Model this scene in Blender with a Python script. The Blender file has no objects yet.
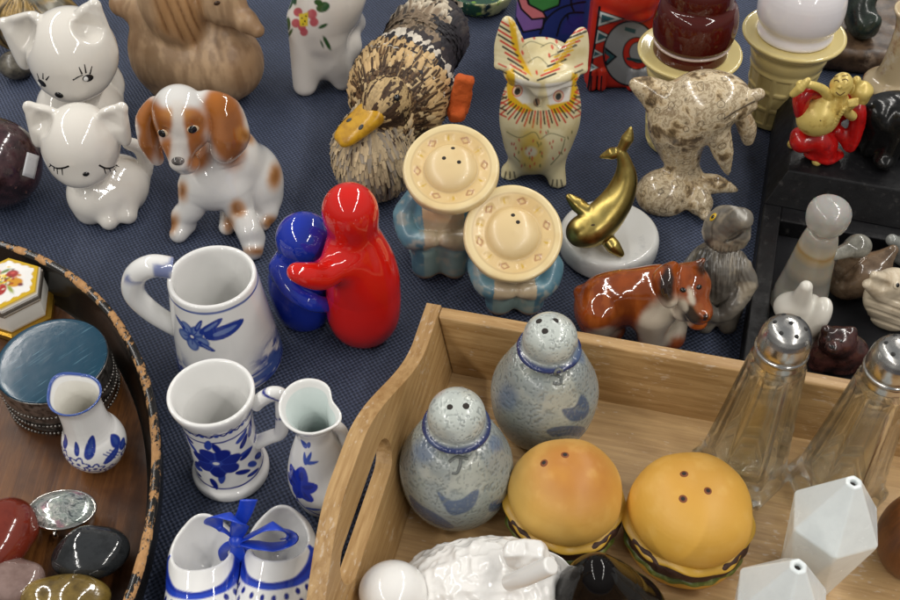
EXPO, AMB, LAMP = 0.6, 0.33, 10.5
import bpy, math, random
import numpy as np
from mathutils import Vector, Matrix
from mathutils.bvhtree import BVHTree

# All modelling is done in centimetres; the very last step scales the scene to metres.
random.seed(7)
RNG = np.random.default_rng(11)
SC = bpy.context.scene
COL = SC.collection
R = math.radians

# ---------------------------------------------------------------- camera model (design-time helpers)
FPX, PITCH, CAMH = 1050.0, R(47), 44.0
CS, SN = math.cos(PITCH), math.sin(PITCH)
CAM = np.array((0, 0, CAMH))

def ray(px, py):
    u = (px - 450) / FPX; v = (py - 300) / FPX
    return np.array((u, CS - v * SN, -SN - v * CS))

def at(px, py, z=0.0):
    d = ray(px, py); t = (z - CAMH) / d[2]
    return np.array((d[0] * t, d[1] * t, z))

def onplane(px, py, y):
    d = ray(px, py); t = y / d[1]
    return np.array((d[0] * t, y, CAMH + d[2] * t))

class Frame:
    """local frame of one thing, its origin on the surface it stands on"""
    def __init__(s, px, py, z=0.0):
        s.o = at(px, py, z)
        w = CAM - s.o; w = w / np.linalg.norm(w)
        s.w = w
        e1 = np.cross((0, 0, 1), w); s.e1 = e1 / np.linalg.norm(e1)
        s.e2 = np.cross(w, s.e1)
        s.depth = np.linalg.norm(CAM - s.o)
    @classmethod
    def under(cls, px, py, z, z0=0.0):
        p = at(px, py, z); f = cls.__new__(cls); d = np.array((p[0], p[1], z0)) - CAM
        fw = d[1] * CS - d[2] * SN; up = d[1] * SN + d[2] * CS
        f.__init__(450 + FPX * d[0] / fw, 300 - FPX * up / fw, z0); return f
    def L(s, px, py, dy=0.0):
        return onplane(px, py, s.o[1] + dy) - s.o
    def G(s, px, py, z=0.0):
        return at(px, py, s.o[2] + z) - s.o
    def uv(s, P):
        return np.stack((P @ s.e1, P @ s.e2), -1)
    def q(s, px, py):
        """picture point -> the thing's own front plane, cm"""
        d = ray(px, py); t = -(CAM - s.o) @ s.w / (d @ s.w)
        p = CAM + d * t - s.o
        return np.array((p @ s.e1, p @ s.e2))
    def qs(s, pts): return [s.q(*p) for p in pts]
    def pick(s, bvh, px, py):
        d = ray(px, py); d = d / np.linalg.norm(d)
        h = bvh.ray_cast(Vector(CAM - s.o), Vector(d))
        if h[0] is None: return None, None
        return np.array(h[0]), np.array(h[1])

def lin(r, g, b):
    f = lambda c: c / 12.92 if c <= .04045 else ((c + .055) / 1.055) ** 2.4
    return np.array((f(r / 255), f(g / 255), f(b / 255)))

def ss(a, b, x):
    t = np.clip((x - a) / (b - a), 0, 1)
    return t * t * (3 - 2 * t)

# ---------------------------------------------------------------- noise
def _h(ix, iy, iz, seed):
    n = (ix * 374761393 + iy * 668265263 + iz * 2147483647 * 3 + seed * 1274126177) & 0xFFFFFFFF
    n = ((n ^ (n >> 13)) * 1274126177) & 0xFFFFFFFF
    return ((n ^ (n >> 16)) & 0xFFFF) / 65535.0

def noise(P, scale=1.0, seed=0):
    Q = np.asarray(P, float) * scale + 1000.5
    I = np.floor(Q).astype(np.int64); f = Q - I; f = f * f * (3 - 2 * f)
    r = 0
    for a in (0, 1):
        for b in (0, 1):
            for c in (0, 1):
                w = (f[..., 0] if a else 1 - f[..., 0]) * (f[..., 1] if b else 1 - f[..., 1]) * (f[..., 2] if c else 1 - f[..., 2])
                r = r + w * _h(I[..., 0] + a, I[..., 1] + b, I[..., 2] + c, seed)
    return r

def fbm(P, scale=1.0, seed=0, o=4):
    r = 0; a = .5
    for i in range(o):
        r = r + a * noise(P, scale, seed + i); scale *= 2.03; a *= .5
    return r / (1 - .5 ** o)

# ---------------------------------------------------------------- implicit modelling
def rot(rx=0, ry=0, rz=0):
    from mathutils import Euler
    return np.array(Euler((R(rx), R(ry), R(rz))).to_matrix())

class Body:
    """smooth blend of ellipsoids, tapered capsules and boxes, meshed with surface nets"""
    def __init__(s): s.p = []
    def ell(s, c, r, rt=None, k=.3, op='u'):
        c = np.array(c, float); r = np.array(r, float) * np.ones(3)
        M = np.eye(3) if rt is None else rot(*rt)
        ext = np.abs(M) @ r
        def f(X):
            q = (X - c) @ M
            k0 = np.linalg.norm(q / r, axis=-1); k1 = np.linalg.norm(q / (r * r), axis=-1)
            return k0 * (k0 - 1) / np.maximum(k1, 1e-6)
        s.p.append((c - ext, c + ext, f, k, op)); return s
    def cap(s, a, b, ra, rb=None, k=.3, op='u'):
        a = np.array(a, float); b = np.array(b, float); rb = ra if rb is None else rb
        ba = b - a; bb = max(ba @ ba, 1e-9); m = max(ra, rb)
        def f(X):
            q = X - a; t = np.clip(q @ ba / bb, 0, 1)
            return np.linalg.norm(q - t[..., None] * ba, axis=-1) - (ra + (rb - ra) * t)
        s.p.append((np.minimum(a, b) - m, np.maximum(a, b) + m, f, k, op)); return s
    def path(s, pts, rad, k=.3, op='u', sub=4):
        pts = catmull(pts, sub); n = len(pts)
        rad = np.interp(np.linspace(0, 1, n), np.linspace(0, 1, len(rad)), rad)
        for i in range(n - 1): s.cap(pts[i], pts[i + 1], rad[i], rad[i + 1], k if i == 0 else .12 * max(rad[i], .2), op)
        return s
    def box(s, c, h, rt=None, r=.2, k=.2, op='u'):
        c = np.array(c, float); h = np.array(h, float)
        M = np.eye(3) if rt is None else rot(*rt); ext = np.abs(M) @ h
        def f(X):
            q = np.abs((X - c) @ M) - (h - r)
            return np.linalg.norm(np.maximum(q, 0), axis=-1) + np.minimum(q.max(-1), 0) - r
        s.p.append((c - ext, c + ext, f, k, op)); return s
    def cut(s, z=0.0):
        s.zc = z; return s
    def mesh(s, vox=.1, smooth=3, disp=None):
        add = [p for p in s.p if p[4] == 'u']
        lo = np.min([p[0] for p in add], 0) - 4 * vox - .15; hi = np.max([p[1] for p in add], 0) + 4 * vox + .15
        n = np.ceil((hi - lo) / vox).astype(int) + 1
        ax = [lo[i] + vox * np.arange(n[i]) for i in range(3)]
        D = np.full(n, 5.0, np.float32)
        for a, b, f, k, op in s.p:
            m = k + 3 * vox
            sl = []
            for i in range(3):
                i0 = max(0, int((a[i] - m - lo[i]) / vox)); i1 = min(n[i], int((b[i] + m - lo[i]) / vox) + 2)
                sl.append(slice(i0, max(i1, i0)))
            sl = tuple(sl)
            if any(x.stop <= x.start for x in sl): continue
            X = np.stack(np.meshgrid(ax[0][sl[0]], ax[1][sl[1]], ax[2][sl[2]], indexing='ij'), -1)
            d = f(X); e = D[sl]
            if op == 'u':
                h = np.maximum(k - np.abs(e - d), 0) / max(k, 1e-6); D[sl] = np.minimum(e, d) - h * h * k * .25
            else:
                h = np.maximum(k - np.abs(e + d), 0) / max(k, 1e-6); D[sl] = np.maximum(e, -d) + h * h * k * .25
        if hasattr(s, 'zc'):
            zz = s.zc - ax[2]
            D = np.maximum(D, zz[None, None, :].astype(np.float32))
        V, F = nets(D, lo, vox)
        V = relax(V, F, smooth)
        if disp is not None:
            V = V + vnormals(V, F) * disp(V)[:, None]
        return V, F

def nets(D, lo, vox):
    S = D < 0; nx, ny, nz = D.shape
    off = np.array([(i, j, k) for i in (0, 1) for j in (0, 1) for k in (0, 1)])
    cnt = sum(S[i:nx - 1 + i, j:ny - 1 + j, k:nz - 1 + k].astype(np.int8) for i, j, k in off)
    I = np.argwhere((cnt > 0) & (cnt < 8))
    val = np.stack([D[I[:, 0] + o[0], I[:, 1] + o[1], I[:, 2] + o[2]] for o in off], 1)
    acc = np.zeros((len(I), 3)); m = np.zeros(len(I))
    for a in range(8):
        for b in range(a + 1, 8):
            if np.abs(off[a] - off[b]).sum() != 1: continue
            va, vb = val[:, a], val[:, b]
            x = (va < 0) != (vb < 0)
            t = np.where(x, va / np.where(x, va - vb, 1), 0)
            acc += np.where(x[:, None], off[a] + t[:, None] * (off[b] - off[a]), 0); m += x
    V = lo + vox * (I + acc / m[:, None])
    ID = np.full((nx - 1, ny - 1, nz - 1), -1, np.int64); ID[I[:, 0], I[:, 1], I[:, 2]] = np.arange(len(I))
    F = []
    for a in range(3):
        b, c = (a + 1) % 3, (a + 2) % 3
        s0 = [slice(None)] * 3; s1 = [slice(None)] * 3
        s0[a] = slice(0, -1); s1[a] = slice(1, None)
        for q in (b, c): s0[q] = slice(1, -1); s1[q] = slice(1, -1)
        A, B = S[tuple(s0)], S[tuple(s1)]
        E = np.argwhere(A != B)
        if not len(E): continue
        ins = A[E[:, 0], E[:, 1], E[:, 2]]
        E = E.copy(); E[:, b] += 1; E[:, c] += 1
        q = []
        for db, dc in ((-1, -1), (0, -1), (0, 0), (-1, 0)):
            J = E.copy(); J[:, b] += db; J[:, c] += dc
            q.append(ID[J[:, 0], J[:, 1], J[:, 2]])
        q = np.stack(q, 1); q[~ins] = q[~ins][:, ::-1]
        F.append(q)
    return V, np.concatenate(F)

def relax(V, F, n, lam=.5):
    E = np.concatenate([F[:, [i, (i + 1) % 4]] for i in range(4)]); E = np.concatenate((E, E[:, ::-1]))
    deg = np.bincount(E[:, 0], minlength=len(V))
    for it in range(n):
        l = lam if it % 2 == 0 else -lam * 1.03      # shrink / re-inflate
        A = np.stack([np.bincount(E[:, 0], V[E[:, 1], i], minlength=len(V)) for i in range(3)], 1) / np.maximum(deg, 1)[:, None]
        V = V + l * (A - V)
    return V

def vnormals(V, F):
    n = np.cross(V[F[:, 2]] - V[F[:, 0]], V[F[:, 3]] - V[F[:, 1]])
    N = np.zeros_like(V)
    for i in range(3):
        for j in range(4): N[:, i] += np.bincount(F[:, j], n[:, i], minlength=len(V))
    return N / np.maximum(np.linalg.norm(N, axis=1), 1e-9)[:, None]

def catmull(pts, sub=6, closed=False):
    P = np.array(pts, float); n = len(P)
    if n < 3 and not closed:
        t = np.linspace(0, 1, sub + 1)[:, None]; return P[0] + (P[-1] - P[0]) * t
    out = []
    for i in range(n if closed else n - 1):
        if closed: p0, p1, p2, p3 = P[i - 1], P[i], P[(i + 1) % n], P[(i + 2) % n]
        else: p0, p1, p2, p3 = P[max(i - 1, 0)], P[i], P[i + 1], P[min(i + 2, n - 1)]
        for j in range(sub):
            t = j / sub
            out.append(.5 * (2 * p1 + (p2 - p0) * t + (2 * p0 - 5 * p1 + 4 * p2 - p3) * t * t + (3 * p1 - p0 - 3 * p2 + p3) * t ** 3))
    if not closed: out.append(P[-1])
    return np.array(out)

# ---------------------------------------------------------------- mesh objects
def mkmesh(name, V, F, mat, parent=None, col=None, smooth=True, mats=None, mi=None):
    V = np.asarray(V, np.float32)
    me = bpy.data.meshes.new(name)
    if isinstance(F, np.ndarray):
        k = F.shape[1]; tot = np.full(len(F), k); flat = F.ravel()
    else:
        tot = np.array([len(f) for f in F]); flat = np.array([i for f in F for i in f])
    me.vertices.add(len(V)); me.vertices.foreach_set('co', V.ravel())
    me.loops.add(len(flat)); me.loops.foreach_set('vertex_index', flat.astype(np.int32))
    me.polygons.add(len(tot)); me.polygons.foreach_set('loop_start', (np.cumsum(tot) - tot).astype(np.int32))
    me.polygons.foreach_set('use_smooth', np.full(len(tot), bool(smooth)))
    for m in (mats or [mat]): me.materials.append(m)
    if mi is not None: me.polygons.foreach_set('material_index', np.asarray(mi, np.int32))
    me.update(calc_edges=True); me.validate()
    if col is not None:
        a = me.color_attributes.new('Col', 'FLOAT_COLOR', 'POINT')
        a.data.foreach_set('color', np.concatenate((np.clip(col, 0, 1), np.ones((len(V), 1))), 1).astype(np.float32).ravel())
    o = bpy.data.objects.new(name, me); COL.objects.link(o)
    if parent is not None: o.parent = parent
    return o

def thing(name, label, cat, loc=(0, 0, 0), rz=0, group=None):
    o = bpy.data.objects.new(name, None); COL.objects.link(o)
    o.empty_display_size = .01
    o.location = tuple(loc); o.rotation_euler = (0, 0, R(rz)); o['label'] = label; o['category'] = cat
    if group: o['group'] = group
    return o

def tag(o, label, cat, group=None):
    o['label'] = label; o['category'] = cat
    if group: o['group'] = group
    return o

def bvh_of(V, F): return BVHTree.FromPolygons([tuple(v) for v in V], [tuple(int(i) for i in f) for f in F])

class MB:
    """collects pieces into one mesh"""
    def __init__(s): s.v = []; s.f = []; s.c = []
    def add(s, V, F, c=None):
        n = sum(len(x) for x in s.v); V = np.asarray(V, float)
        s.v.append(V); s.f += [tuple(int(i) + n for i in f) for f in F]
        s.c.append(np.tile(np.array(c if c is not None else (1, 1, 1), float), (len(V), 1))); return s
    def build(s, name, mat, parent=None, smooth=True, col=False):
        return mkmesh(name, np.concatenate(s.v), s.f, mat, parent, np.concatenate(s.c) if col else None, smooth)

def grid_faces(m, n, wrap=True):
    i, j = np.meshgrid(np.arange(m - 1), np.arange(n if wrap else n - 1), indexing='ij')
    i = i.ravel(); j = j.ravel(); j2 = (j + 1) % n
    return np.stack((i * n + j, i * n + j2, (i + 1) * n + j2, (i + 1) * n + j), 1)

def chaikin(P, it=2):
    P = np.array(P, float)
    for _ in range(it):
        Q = [P[0]]
        for a, b in zip(P[:-1], P[1:]): Q += [a * .75 + b * .25, a * .25 + b * .75]
        Q.append(P[-1]); P = np.array(Q)
    return P

def resample(P, step):
    d = np.concatenate(([0], np.cumsum(np.linalg.norm(np.diff(P, axis=0), axis=1))))
    n = max(3, int(d[-1] / step)); t = np.linspace(0, d[-1], n)
    return np.stack([np.interp(t, d, P[:, i]) for i in range(P.shape[1])], 1)

def lathe(prof, n=96, step=.15, it=2, mod=None):
    """profile of (r, z); angle 0 faces -y, growing towards +x.  Returns V, F, angle, r, z, index along profile"""
    P = resample(chaikin(prof, it), step) if step else chaikin(prof, it)
    a = np.arange(n) / n * 2 * math.pi
    A, Rr = np.meshgrid(a, P[:, 0]); _, Z = np.meshgrid(a, P[:, 1])
    Ti = np.repeat(np.arange(len(P))[:, None], n, 1) / (len(P) - 1)
    X = np.stack((np.sin(A) * Rr, -np.cos(A) * Rr, Z), -1)
    V = X.reshape(-1, 3)
    A = A.ravel(); A = (A + math.pi) % (2 * math.pi) - math.pi
    if mod is not None: V = mod(V, A)
    return V, grid_faces(len(P), n), A, Rr.ravel(), Z.ravel(), Ti.ravel()

def tube(pts, rad, n=10, flat=None, closed=False, sub=6, twist=None):
    """tube along a smoothed path; flat=(normal, ratio) squeezes it along a direction"""
    P = catmull(pts, sub, closed) if sub else np.array(pts, float)
    m = len(P)
    rad = np.interp(np.linspace(0, 1, m), np.linspace(0, 1, len(rad)), rad) if hasattr(rad, '__len__') else np.full(m, rad)
    T = np.gradient(P, axis=0) if not closed else np.roll(P, -1, 0) - np.roll(P, 1, 0)
    T /= np.maximum(np.linalg.norm(T, axis=1), 1e-9)[:, None]
    u = np.cross(T[0], (0, 0, 1)); 
    if np.linalg.norm(u) < .1: u = np.cross(T[0], (1, 0, 0))
    V = []
    an = np.arange(n) / n * 2 * math.pi
    for i in range(m):
        if flat is not None:
            nn = np.array(flat[0][i] if np.ndim(flat[0]) == 2 else flat[0], float)
            w = nn - T[i] * (nn @ T[i]); w /= max(np.linalg.norm(w), 1e-9); u = np.cross(T[i], w); rt = flat[1]
        else:
            u = u - T[i] * (u @ T[i]); u /= max(np.linalg.norm(u), 1e-9); w = np.cross(T[i], u); rt = 1
        V.append(P[i] + rad[i] * (np.cos(an)[:, None] * u + rt * np.sin(an)[:, None] * w))
    V = np.concatenate(V)
    F = [tuple(f) for f in grid_faces(m, n)]
    if closed:
        F += [((m - 1) * n + j, (m - 1) * n + (j + 1) % n, (j + 1) % n, j) for j in range(n)]
    else:
        F += [tuple(range(n))[::-1], tuple((m - 1) * n + j for j in range(n))]
    return V, F

def boxmesh(lo, hi, M=None, o=None):
    V = np.array([(x, y, z) for x in (lo[0], hi[0]) for y in (lo[1], hi[1]) for z in (lo[2], hi[2])], float)
    F = [(0, 1, 3, 2), (4, 6, 7, 5), (0, 4, 5, 1), (2, 3, 7, 6), (0, 2, 6, 4), (1, 5, 7, 3)]
    if M is not None: V = V @ np.array(M).T
    if o is not None: V = V + o
    return V, F

def sphere(c, r, n=20, m=14, M=None):
    t = np.linspace(0, math.pi, m); a = np.arange(n) / n * 2 * math.pi
    T, A = np.meshgrid(t, a, indexing='ij')
    V = np.stack((np.sin(T) * np.cos(A), np.sin(T) * np.sin(A), -np.cos(T)), -1).reshape(-1, 3) * (np.array(r) * np.ones(3))
    if M is not None: V = V @ np.array(M).T
    return V + np.array(c), grid_faces(m, n)

def basis(n):
    n = n / np.linalg.norm(n); u = np.cross((0, 0, 1), n)
    if np.linalg.norm(u) < .05: u = np.cross((0, 1, 0), n)
    u /= np.linalg.norm(u); return np.stack((u, np.cross(n, u), n), 1)

def blob(fr, bvh, px, py, rx, ry, th, ang=0, lift=0):
    """small raised oval on a surface (an eye, a nose)"""
    p, n = fr.pick(bvh, px, py)
    if p is None: p, n = np.zeros(3), np.array((0, -1., 0))
    B = basis(n); c, s = math.cos(R(ang)), math.sin(R(ang))
    B = B @ np.array(((c, -s, 0), (s, c, 0), (0, 0, 1)))
    return sphere(p + n * lift, (rx, ry, th), 24, 14, B)

def stroke(fr, bvh, pts, rad, ratio=.5, sub=5, lift=0.0):
    """brush stroke lying on a surface, given through picture points"""
    Q = catmull(pts, sub) if len(pts) > 2 else catmull(pts, 8)
    P = []; N = []
    for x, y in Q:
        p, n = fr.pick(bvh, x, y)
        if p is None: continue
        P.append(p + n * lift); N.append(n)
    if len(P) < 2: return np.zeros((3, 3)), [(0, 1, 2)]
    return tube(np.array(P), rad, 8, (np.array(N), ratio), sub=0)

# ---------------------------------------------------------------- painting (colour of the surface itself)
def pt(col, m, c):
    m = np.clip(m, 0, 1)[:, None]; return col * (1 - m) + np.array(c) * m

def dpoly(Q, pts):
    pts = np.array(pts, float); best = np.full(len(Q), 1e9)
    for a, b in zip(pts[:-1], pts[1:]):
        ba = b - a; q = Q - a; t = np.clip(q @ ba / max(ba @ ba, 1e-9), 0, 1)
        best = np.minimum(best, np.linalg.norm(q - t[:, None] * ba, axis=1))
    return best

def m_line(Q, pts, w, soft=.03, sub=0):
    if sub: pts = catmull(pts, sub)
    return 1 - ss(w - soft, w + soft, dpoly(Q, pts))

def m_ell(Q, c, a, b, ang=0, soft=.03):
    d = Q - np.array(c); cs, sn = math.cos(R(ang)), math.sin(R(ang))
    x = d[:, 0] * cs + d[:, 1] * sn; y = -d[:, 0] * sn + d[:, 1] * cs
    k = np.sqrt((x / a) ** 2 + (y / b) ** 2)
    return 1 - ss(1 - soft / min(a, b), 1 + soft / min(a, b), k)

def m_poly(Q, pts, soft=.02):
    pts = np.array(pts, float); ins = np.zeros(len(Q), bool)
    for (x1, y1), (x2, y2) in zip(pts, np.roll(pts, -1, 0)):
        c = ((y1 > Q[:, 1]) != (y2 > Q[:, 1])) & (Q[:, 0] < (x2 - x1) * (Q[:, 1] - y1) / (y2 - y1 + 1e-12) + x1)
        ins ^= c
    d = dpoly(Q, np.vstack((pts, pts[:1])))
    return ss(-soft, soft, np.where(ins, d, -d))

def petal(Q, c, ang, l, w, soft=.03):
    """leaf / petal shape starting at c"""
    d = Q - np.array(c); cs, sn = math.cos(R(ang)), math.sin(R(ang))
    x = (d[:, 0] * cs + d[:, 1] * sn) / l; y = -d[:, 0] * sn + d[:, 1] * cs
    hw = w * np.sqrt(np.clip(np.sin(np.pi * np.clip(x, 0, 1) ** .8), 0, 1))
    return ss(-soft, soft, hw - np.abs(y)) * ((x > 0) & (x < 1))

# ---------------------------------------------------------------- materials
def mat(name, base=None, rough=.3, metal=0, coat=0, spec=.5, trans=0, ior=1.5, bump=None, bscale=8, mottle=None, sss=0, sssr=.3, alpha=None, rvar=0, attr=False):
    m = bpy.data.materials.new(name); m.use_nodes = True
    nt = m.node_tree; N = nt.nodes; Lk = nt.links
    b = N['Principled BSDF']
    b.inputs['Roughness'].default_value = rough; b.inputs['Metallic'].default_value = metal
    b.inputs['Coat Weight'].default_value = coat; b.inputs['Coat Roughness'].default_value = .04
    b.inputs['Specular IOR Level'].default_value = spec; b.inputs['Transmission Weight'].default_value = trans; b.inputs['IOR'].default_value = ior
    if sss:
        b.inputs['Subsurface Weight'].default_value = sss; b.inputs['Subsurface Radius'].default_value = (1, .9, .75); b.inputs['Subsurface Scale'].default_value = sssr * .01
    tc = N.new('ShaderNodeTexCoord'); mp = N.new('ShaderNodeMapping'); mp.inputs['Scale'].default_value = (100, 100, 100)
    Lk.new(tc.outputs['Object'], mp.inputs['Vector']); vec = mp.outputs['Vector']
    src = None
    if attr:
        at_ = N.new('ShaderNodeAttribute'); at_.attribute_name = 'Col'; src = at_.outputs['Color']
    if base is not None and not attr:
        b.inputs['Base Color'].default_value = (*base, 1)
    if mottle:       # (colour2, scale, lo, hi) blotches of a second colour
        for c2, sc, lo, hi in (mottle if isinstance(mottle, list) else [mottle]):
            nz = N.new('ShaderNodeTexNoise'); nz.inputs['Scale'].default_value = sc; nz.inputs['Detail'].default_value = 6; nz.inputs['Roughness'].default_value = .65
            Lk.new(vec, nz.inputs['Vector'])
            mr = N.new('ShaderNodeMapRange'); mr.inputs[1].default_value = lo; mr.inputs[2].default_value = hi
            Lk.new(nz.outputs['Fac'], mr.inputs[0])
            mx = N.new('ShaderNodeMix'); mx.data_type = 'RGBA'
            Lk.new(mr.outputs[0], mx.inputs[0])
            if src is not None: Lk.new(src, mx.inputs[6])
            else: mx.inputs[6].default_value = (*base, 1)
            mx.inputs[7].default_value = (*c2, 1); src = mx.outputs[2]
    if src is not None: Lk.new(src, b.inputs['Base Color'])
    if bump:
        nz = N.new('ShaderNodeTexNoise'); nz.inputs['Scale'].default_value = bscale; nz.inputs['Detail'].default_value = 5
        Lk.new(vec, nz.inputs['Vector'])
        bp = N.new('ShaderNodeBump'); bp.inputs['Strength'].default_value = bump; bp.inputs['Distance'].default_value = .0006
        Lk.new(nz.outputs['Fac'], bp.inputs['Height']); Lk.new(bp.outputs['Normal'], b.inputs['Normal'])
    if rvar:
        nz = N.new('ShaderNodeTexNoise'); nz.inputs['Scale'].default_value = 1.3; nz.inputs['Detail'].default_value = 6
        Lk.new(vec, nz.inputs['Vector'])
        mr = N.new('ShaderNodeMapRange'); mr.inputs[1].default_value = .3; mr.inputs[2].default_value = .7
        mr.inputs[3].default_value = max(rough - rvar, .02); mr.inputs[4].default_value = rough + rvar
        Lk.new(nz.outputs['Fac'], mr.inputs[0]); Lk.new(mr.outputs[0], b.inputs['Roughness'])
    m['vec'] = 1
    return m
def _px(s, V):
    """where surface points were measured in the picture (used once, to lay painted marks onto a surface)"""
    P = V + s.o - CAM; d = P[:, 1] * CS - P[:, 2] * SN; up = P[:, 1] * SN + P[:, 2] * CS
    return np.stack((450 + FPX * P[:, 0] / d, 300 - FPX * up / d), 1)
Frame.px = _px
def facing(f, V, N, a=.0, b=.25):
    w = CAM - f.o - V; w /= np.linalg.norm(w, axis=1)[:, None]
    return ss(a, b, (N * w).sum(1))
# ---------------------------------------------------------------- light, camera, world
cam = bpy.data.objects.new('camera', bpy.data.cameras.new('camera')); COL.objects.link(cam)
cam.location = (0, 0, CAMH); cam.rotation_euler = (math.pi / 2 - PITCH, 0, 0)
cam.data.sensor_width = 36; cam.data.lens = 36 * FPX / 900; cam.data.clip_start = .01; cam.data.clip_end = 100
cam.data.dof.use_dof = True; cam.data.dof.focus_distance = .55; cam.data.dof.aperture_fstop = 40.0
SC.camera = cam
SC.view_settings.view_transform = 'Standard'; SC.view_settings.look = 'None'; SC.view_settings.exposure = EXPO
SC.cycles.use_denoising = True
SC.cycles.max_bounces = 10; SC.cycles.transmission_bounces = 10; SC.cycles.caustics_refractive = True
W = bpy.data.worlds.new('World'); SC.world = W; W.use_nodes = True
wn = W.node_tree.nodes; wl = W.node_tree.links
tc = wn.new('ShaderNodeTexCoord'); sx = wn.new('ShaderNodeSeparateXYZ'); cr = wn.new('ShaderNodeValToRGB')
wl.new(tc.outputs['Generated'], sx.inputs[0])
mr = wn.new('ShaderNodeMapRange'); mr.inputs[1].default_value = -1; mr.inputs[2].default_value = 1
wl.new(sx.outputs['Z'], mr.inputs[0]); wl.new(mr.outputs[0], cr.inputs[0])
e = cr.color_ramp.elements; e[0].position = .45; e[0].color = (.16, .155, .145, 1); e[1].position = 1; e[1].color = (.56, .575, .59, 1)
q = cr.color_ramp.elements.new(.62); q.color = (.60, .585, .56, 1)
wl.new(cr.outputs[0], wn['Background'].inputs[0]); wn['Background'].inputs[1].default_value = AMB

# rows of fluorescent tubes under the hall's ceiling
for rx in (-190, 150):
    for k in range(8):
        l = bpy.data.lights.new('ceiling_tube', 'AREA'); l.shape = 'RECTANGLE'; l.size = .10; l.size_y = .75; l.energy = LAMP; l.color = (1, .965, .91)
        o = bpy.data.objects.new('ceiling_tube', l); COL.objects.link(o); o.location = (rx, -360 + 103 * k, 235)

# ---------------------------------------------------------------- table cloth
def cloth_mat():
    m = bpy.data.materials.new('woven_navy_cloth'); m.use_nodes = True
    nt = m.node_tree; N = nt.nodes; L = nt.links; b = N['Principled BSDF']
    b.inputs['Roughness'].default_value = .62; b.inputs['Specular IOR Level'].default_value = .35
    tc = N.new('ShaderNodeTexCoord'); mp = N.new('ShaderNodeMapping'); mp.inputs['Scale'].default_value = (100, 100, 100); mp.inputs['Rotation'].default_value = (0, 0, R(14))
    L.new(tc.outputs['Object'], mp.inputs['Vector'])
    nz = N.new('ShaderNodeTexNoise'); nz.inputs['Scale'].default_value = .8; nz.inputs['Detail'].default_value = 3
    L.new(mp.outputs[0], nz.inputs['Vector'])
    vm = N.new('ShaderNodeVectorMath'); vm.operation = 'MULTIPLY_ADD'; vm.inputs[1].default_value = (.16, .16, .16)
    L.new(nz.outputs['Color'], vm.inputs[0]); L.new(mp.outputs[0], vm.inputs[2])
    sp = N.new('ShaderNodeSeparateXYZ'); L.new(vm.outputs[0], sp.inputs[0])
    def sn(inp, k):
        a = N.new('ShaderNodeMath'); a.operation = 'MULTIPLY'; a.inputs[1].default_value = k; L.new(inp, a.inputs[0])
        s = N.new('ShaderNodeMath'); s.operation = 'SINE'; L.new(a.outputs[0], s.inputs[0]); return s.outputs[0]
    k = 2 * math.pi / .21
    ml = N.new('ShaderNodeMath'); ml.operation = 'MULTIPLY'; L.new(sn(sp.outputs['X'], k / 1.41), ml.inputs[0]); L.new(sn(sp.outputs['Y'], k / 1.41), ml.inputs[1])
    mr = N.new('ShaderNodeMapRange'); mr.inputs[1].default_value = -.7; mr.inputs[2].default_value = .8; L.new(ml.outputs[0], mr.inputs[0])
    n2 = N.new('ShaderNodeTexNoise'); n2.inputs['Scale'].default_value = .12; n2.inputs['Detail'].default_value = 4; L.new(mp.outputs[0], n2.inputs['Vector'])
    n3 = N.new('ShaderNodeTexNoise'); n3.inputs['Scale'].default_value = 14; n3.inputs['Detail'].default_value = 2; L.new(mp.outputs[0], n3.inputs['Vector'])
    cr = N.new('ShaderNodeMix'); cr.data_type = 'RGBA'; L.new(mr.outputs[0], cr.inputs[0])
    cr.inputs[6].default_value = (.014, .020, .039, 1); cr.inputs[7].default_value = (.066, .084, .142, 1)
    md = N.new('ShaderNodeMapRange'); md.inputs[1].default_value = .3; md.inputs[2].default_value = .7; md.inputs[3].default_value = .75; md.inputs[4].default_value = 1.2; L.new(n2.outputs['Fac'], md.inputs[0])
    me_ = N.new('ShaderNodeMapRange'); me_.inputs[1].default_value = .3; me_.inputs[2].default_value = .7; me_.inputs[3].default_value = .7; me_.inputs[4].default_value = 1.3; L.new(n3.outputs['Fac'], me_.inputs[0])
    mm = N.new('ShaderNodeMath'); mm.operation = 'MULTIPLY'; L.new(md.outputs[0], mm.inputs[0]); L.new(me_.outputs[0], mm.inputs[1])
    vs = N.new('ShaderNodeVectorMath'); vs.operation = 'SCALE'; L.new(cr.outputs[2], vs.inputs[0]); L.new(mm.outputs[0], vs.inputs['Scale'])
    n7 = N.new('ShaderNodeTexNoise'); n7.inputs['Scale'].default_value = 5.5; n7.inputs['Detail'].default_value = 1; L.new(mp.outputs[0], n7.inputs['Vector'])
    lm = N.new('ShaderNodeMapRange'); lm.inputs[1].default_value = .80; lm.inputs[2].default_value = .84; lm.inputs[4].default_value = .5; L.new(n7.outputs['Fac'], lm.inputs[0])
    lx = N.new('ShaderNodeMix'); lx.data_type = 'RGBA'; L.new(lm.outputs[0], lx.inputs[0]); L.new(vs.outputs[0], lx.inputs[6]); lx.inputs[7].default_value = (.3, .3, .3, 1)
    L.new(lx.outputs[2], b.inputs['Base Color'])
    bp = N.new('ShaderNodeBump'); bp.inputs['Strength'].default_value = .6; bp.inputs['Distance'].default_value = .0005
    L.new(ml.outputs[0], bp.inputs['Height']); L.new(bp.outputs['Normal'], b.inputs['Normal'])
    return m

n = 120
gx, gy = np.meshgrid(np.linspace(-110, 110, n), np.linspace(-40, 180, n))
P0 = np.stack((gx.ravel(), gy.ravel(), np.zeros(n * n)), 1)
P0[:, 2] = -.06 * fbm(P0, .08, 3)
o = mkmesh('table_cloth', P0, grid_faces(n, n, False), cloth_mat()); o['kind'] = 'structure'

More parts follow.
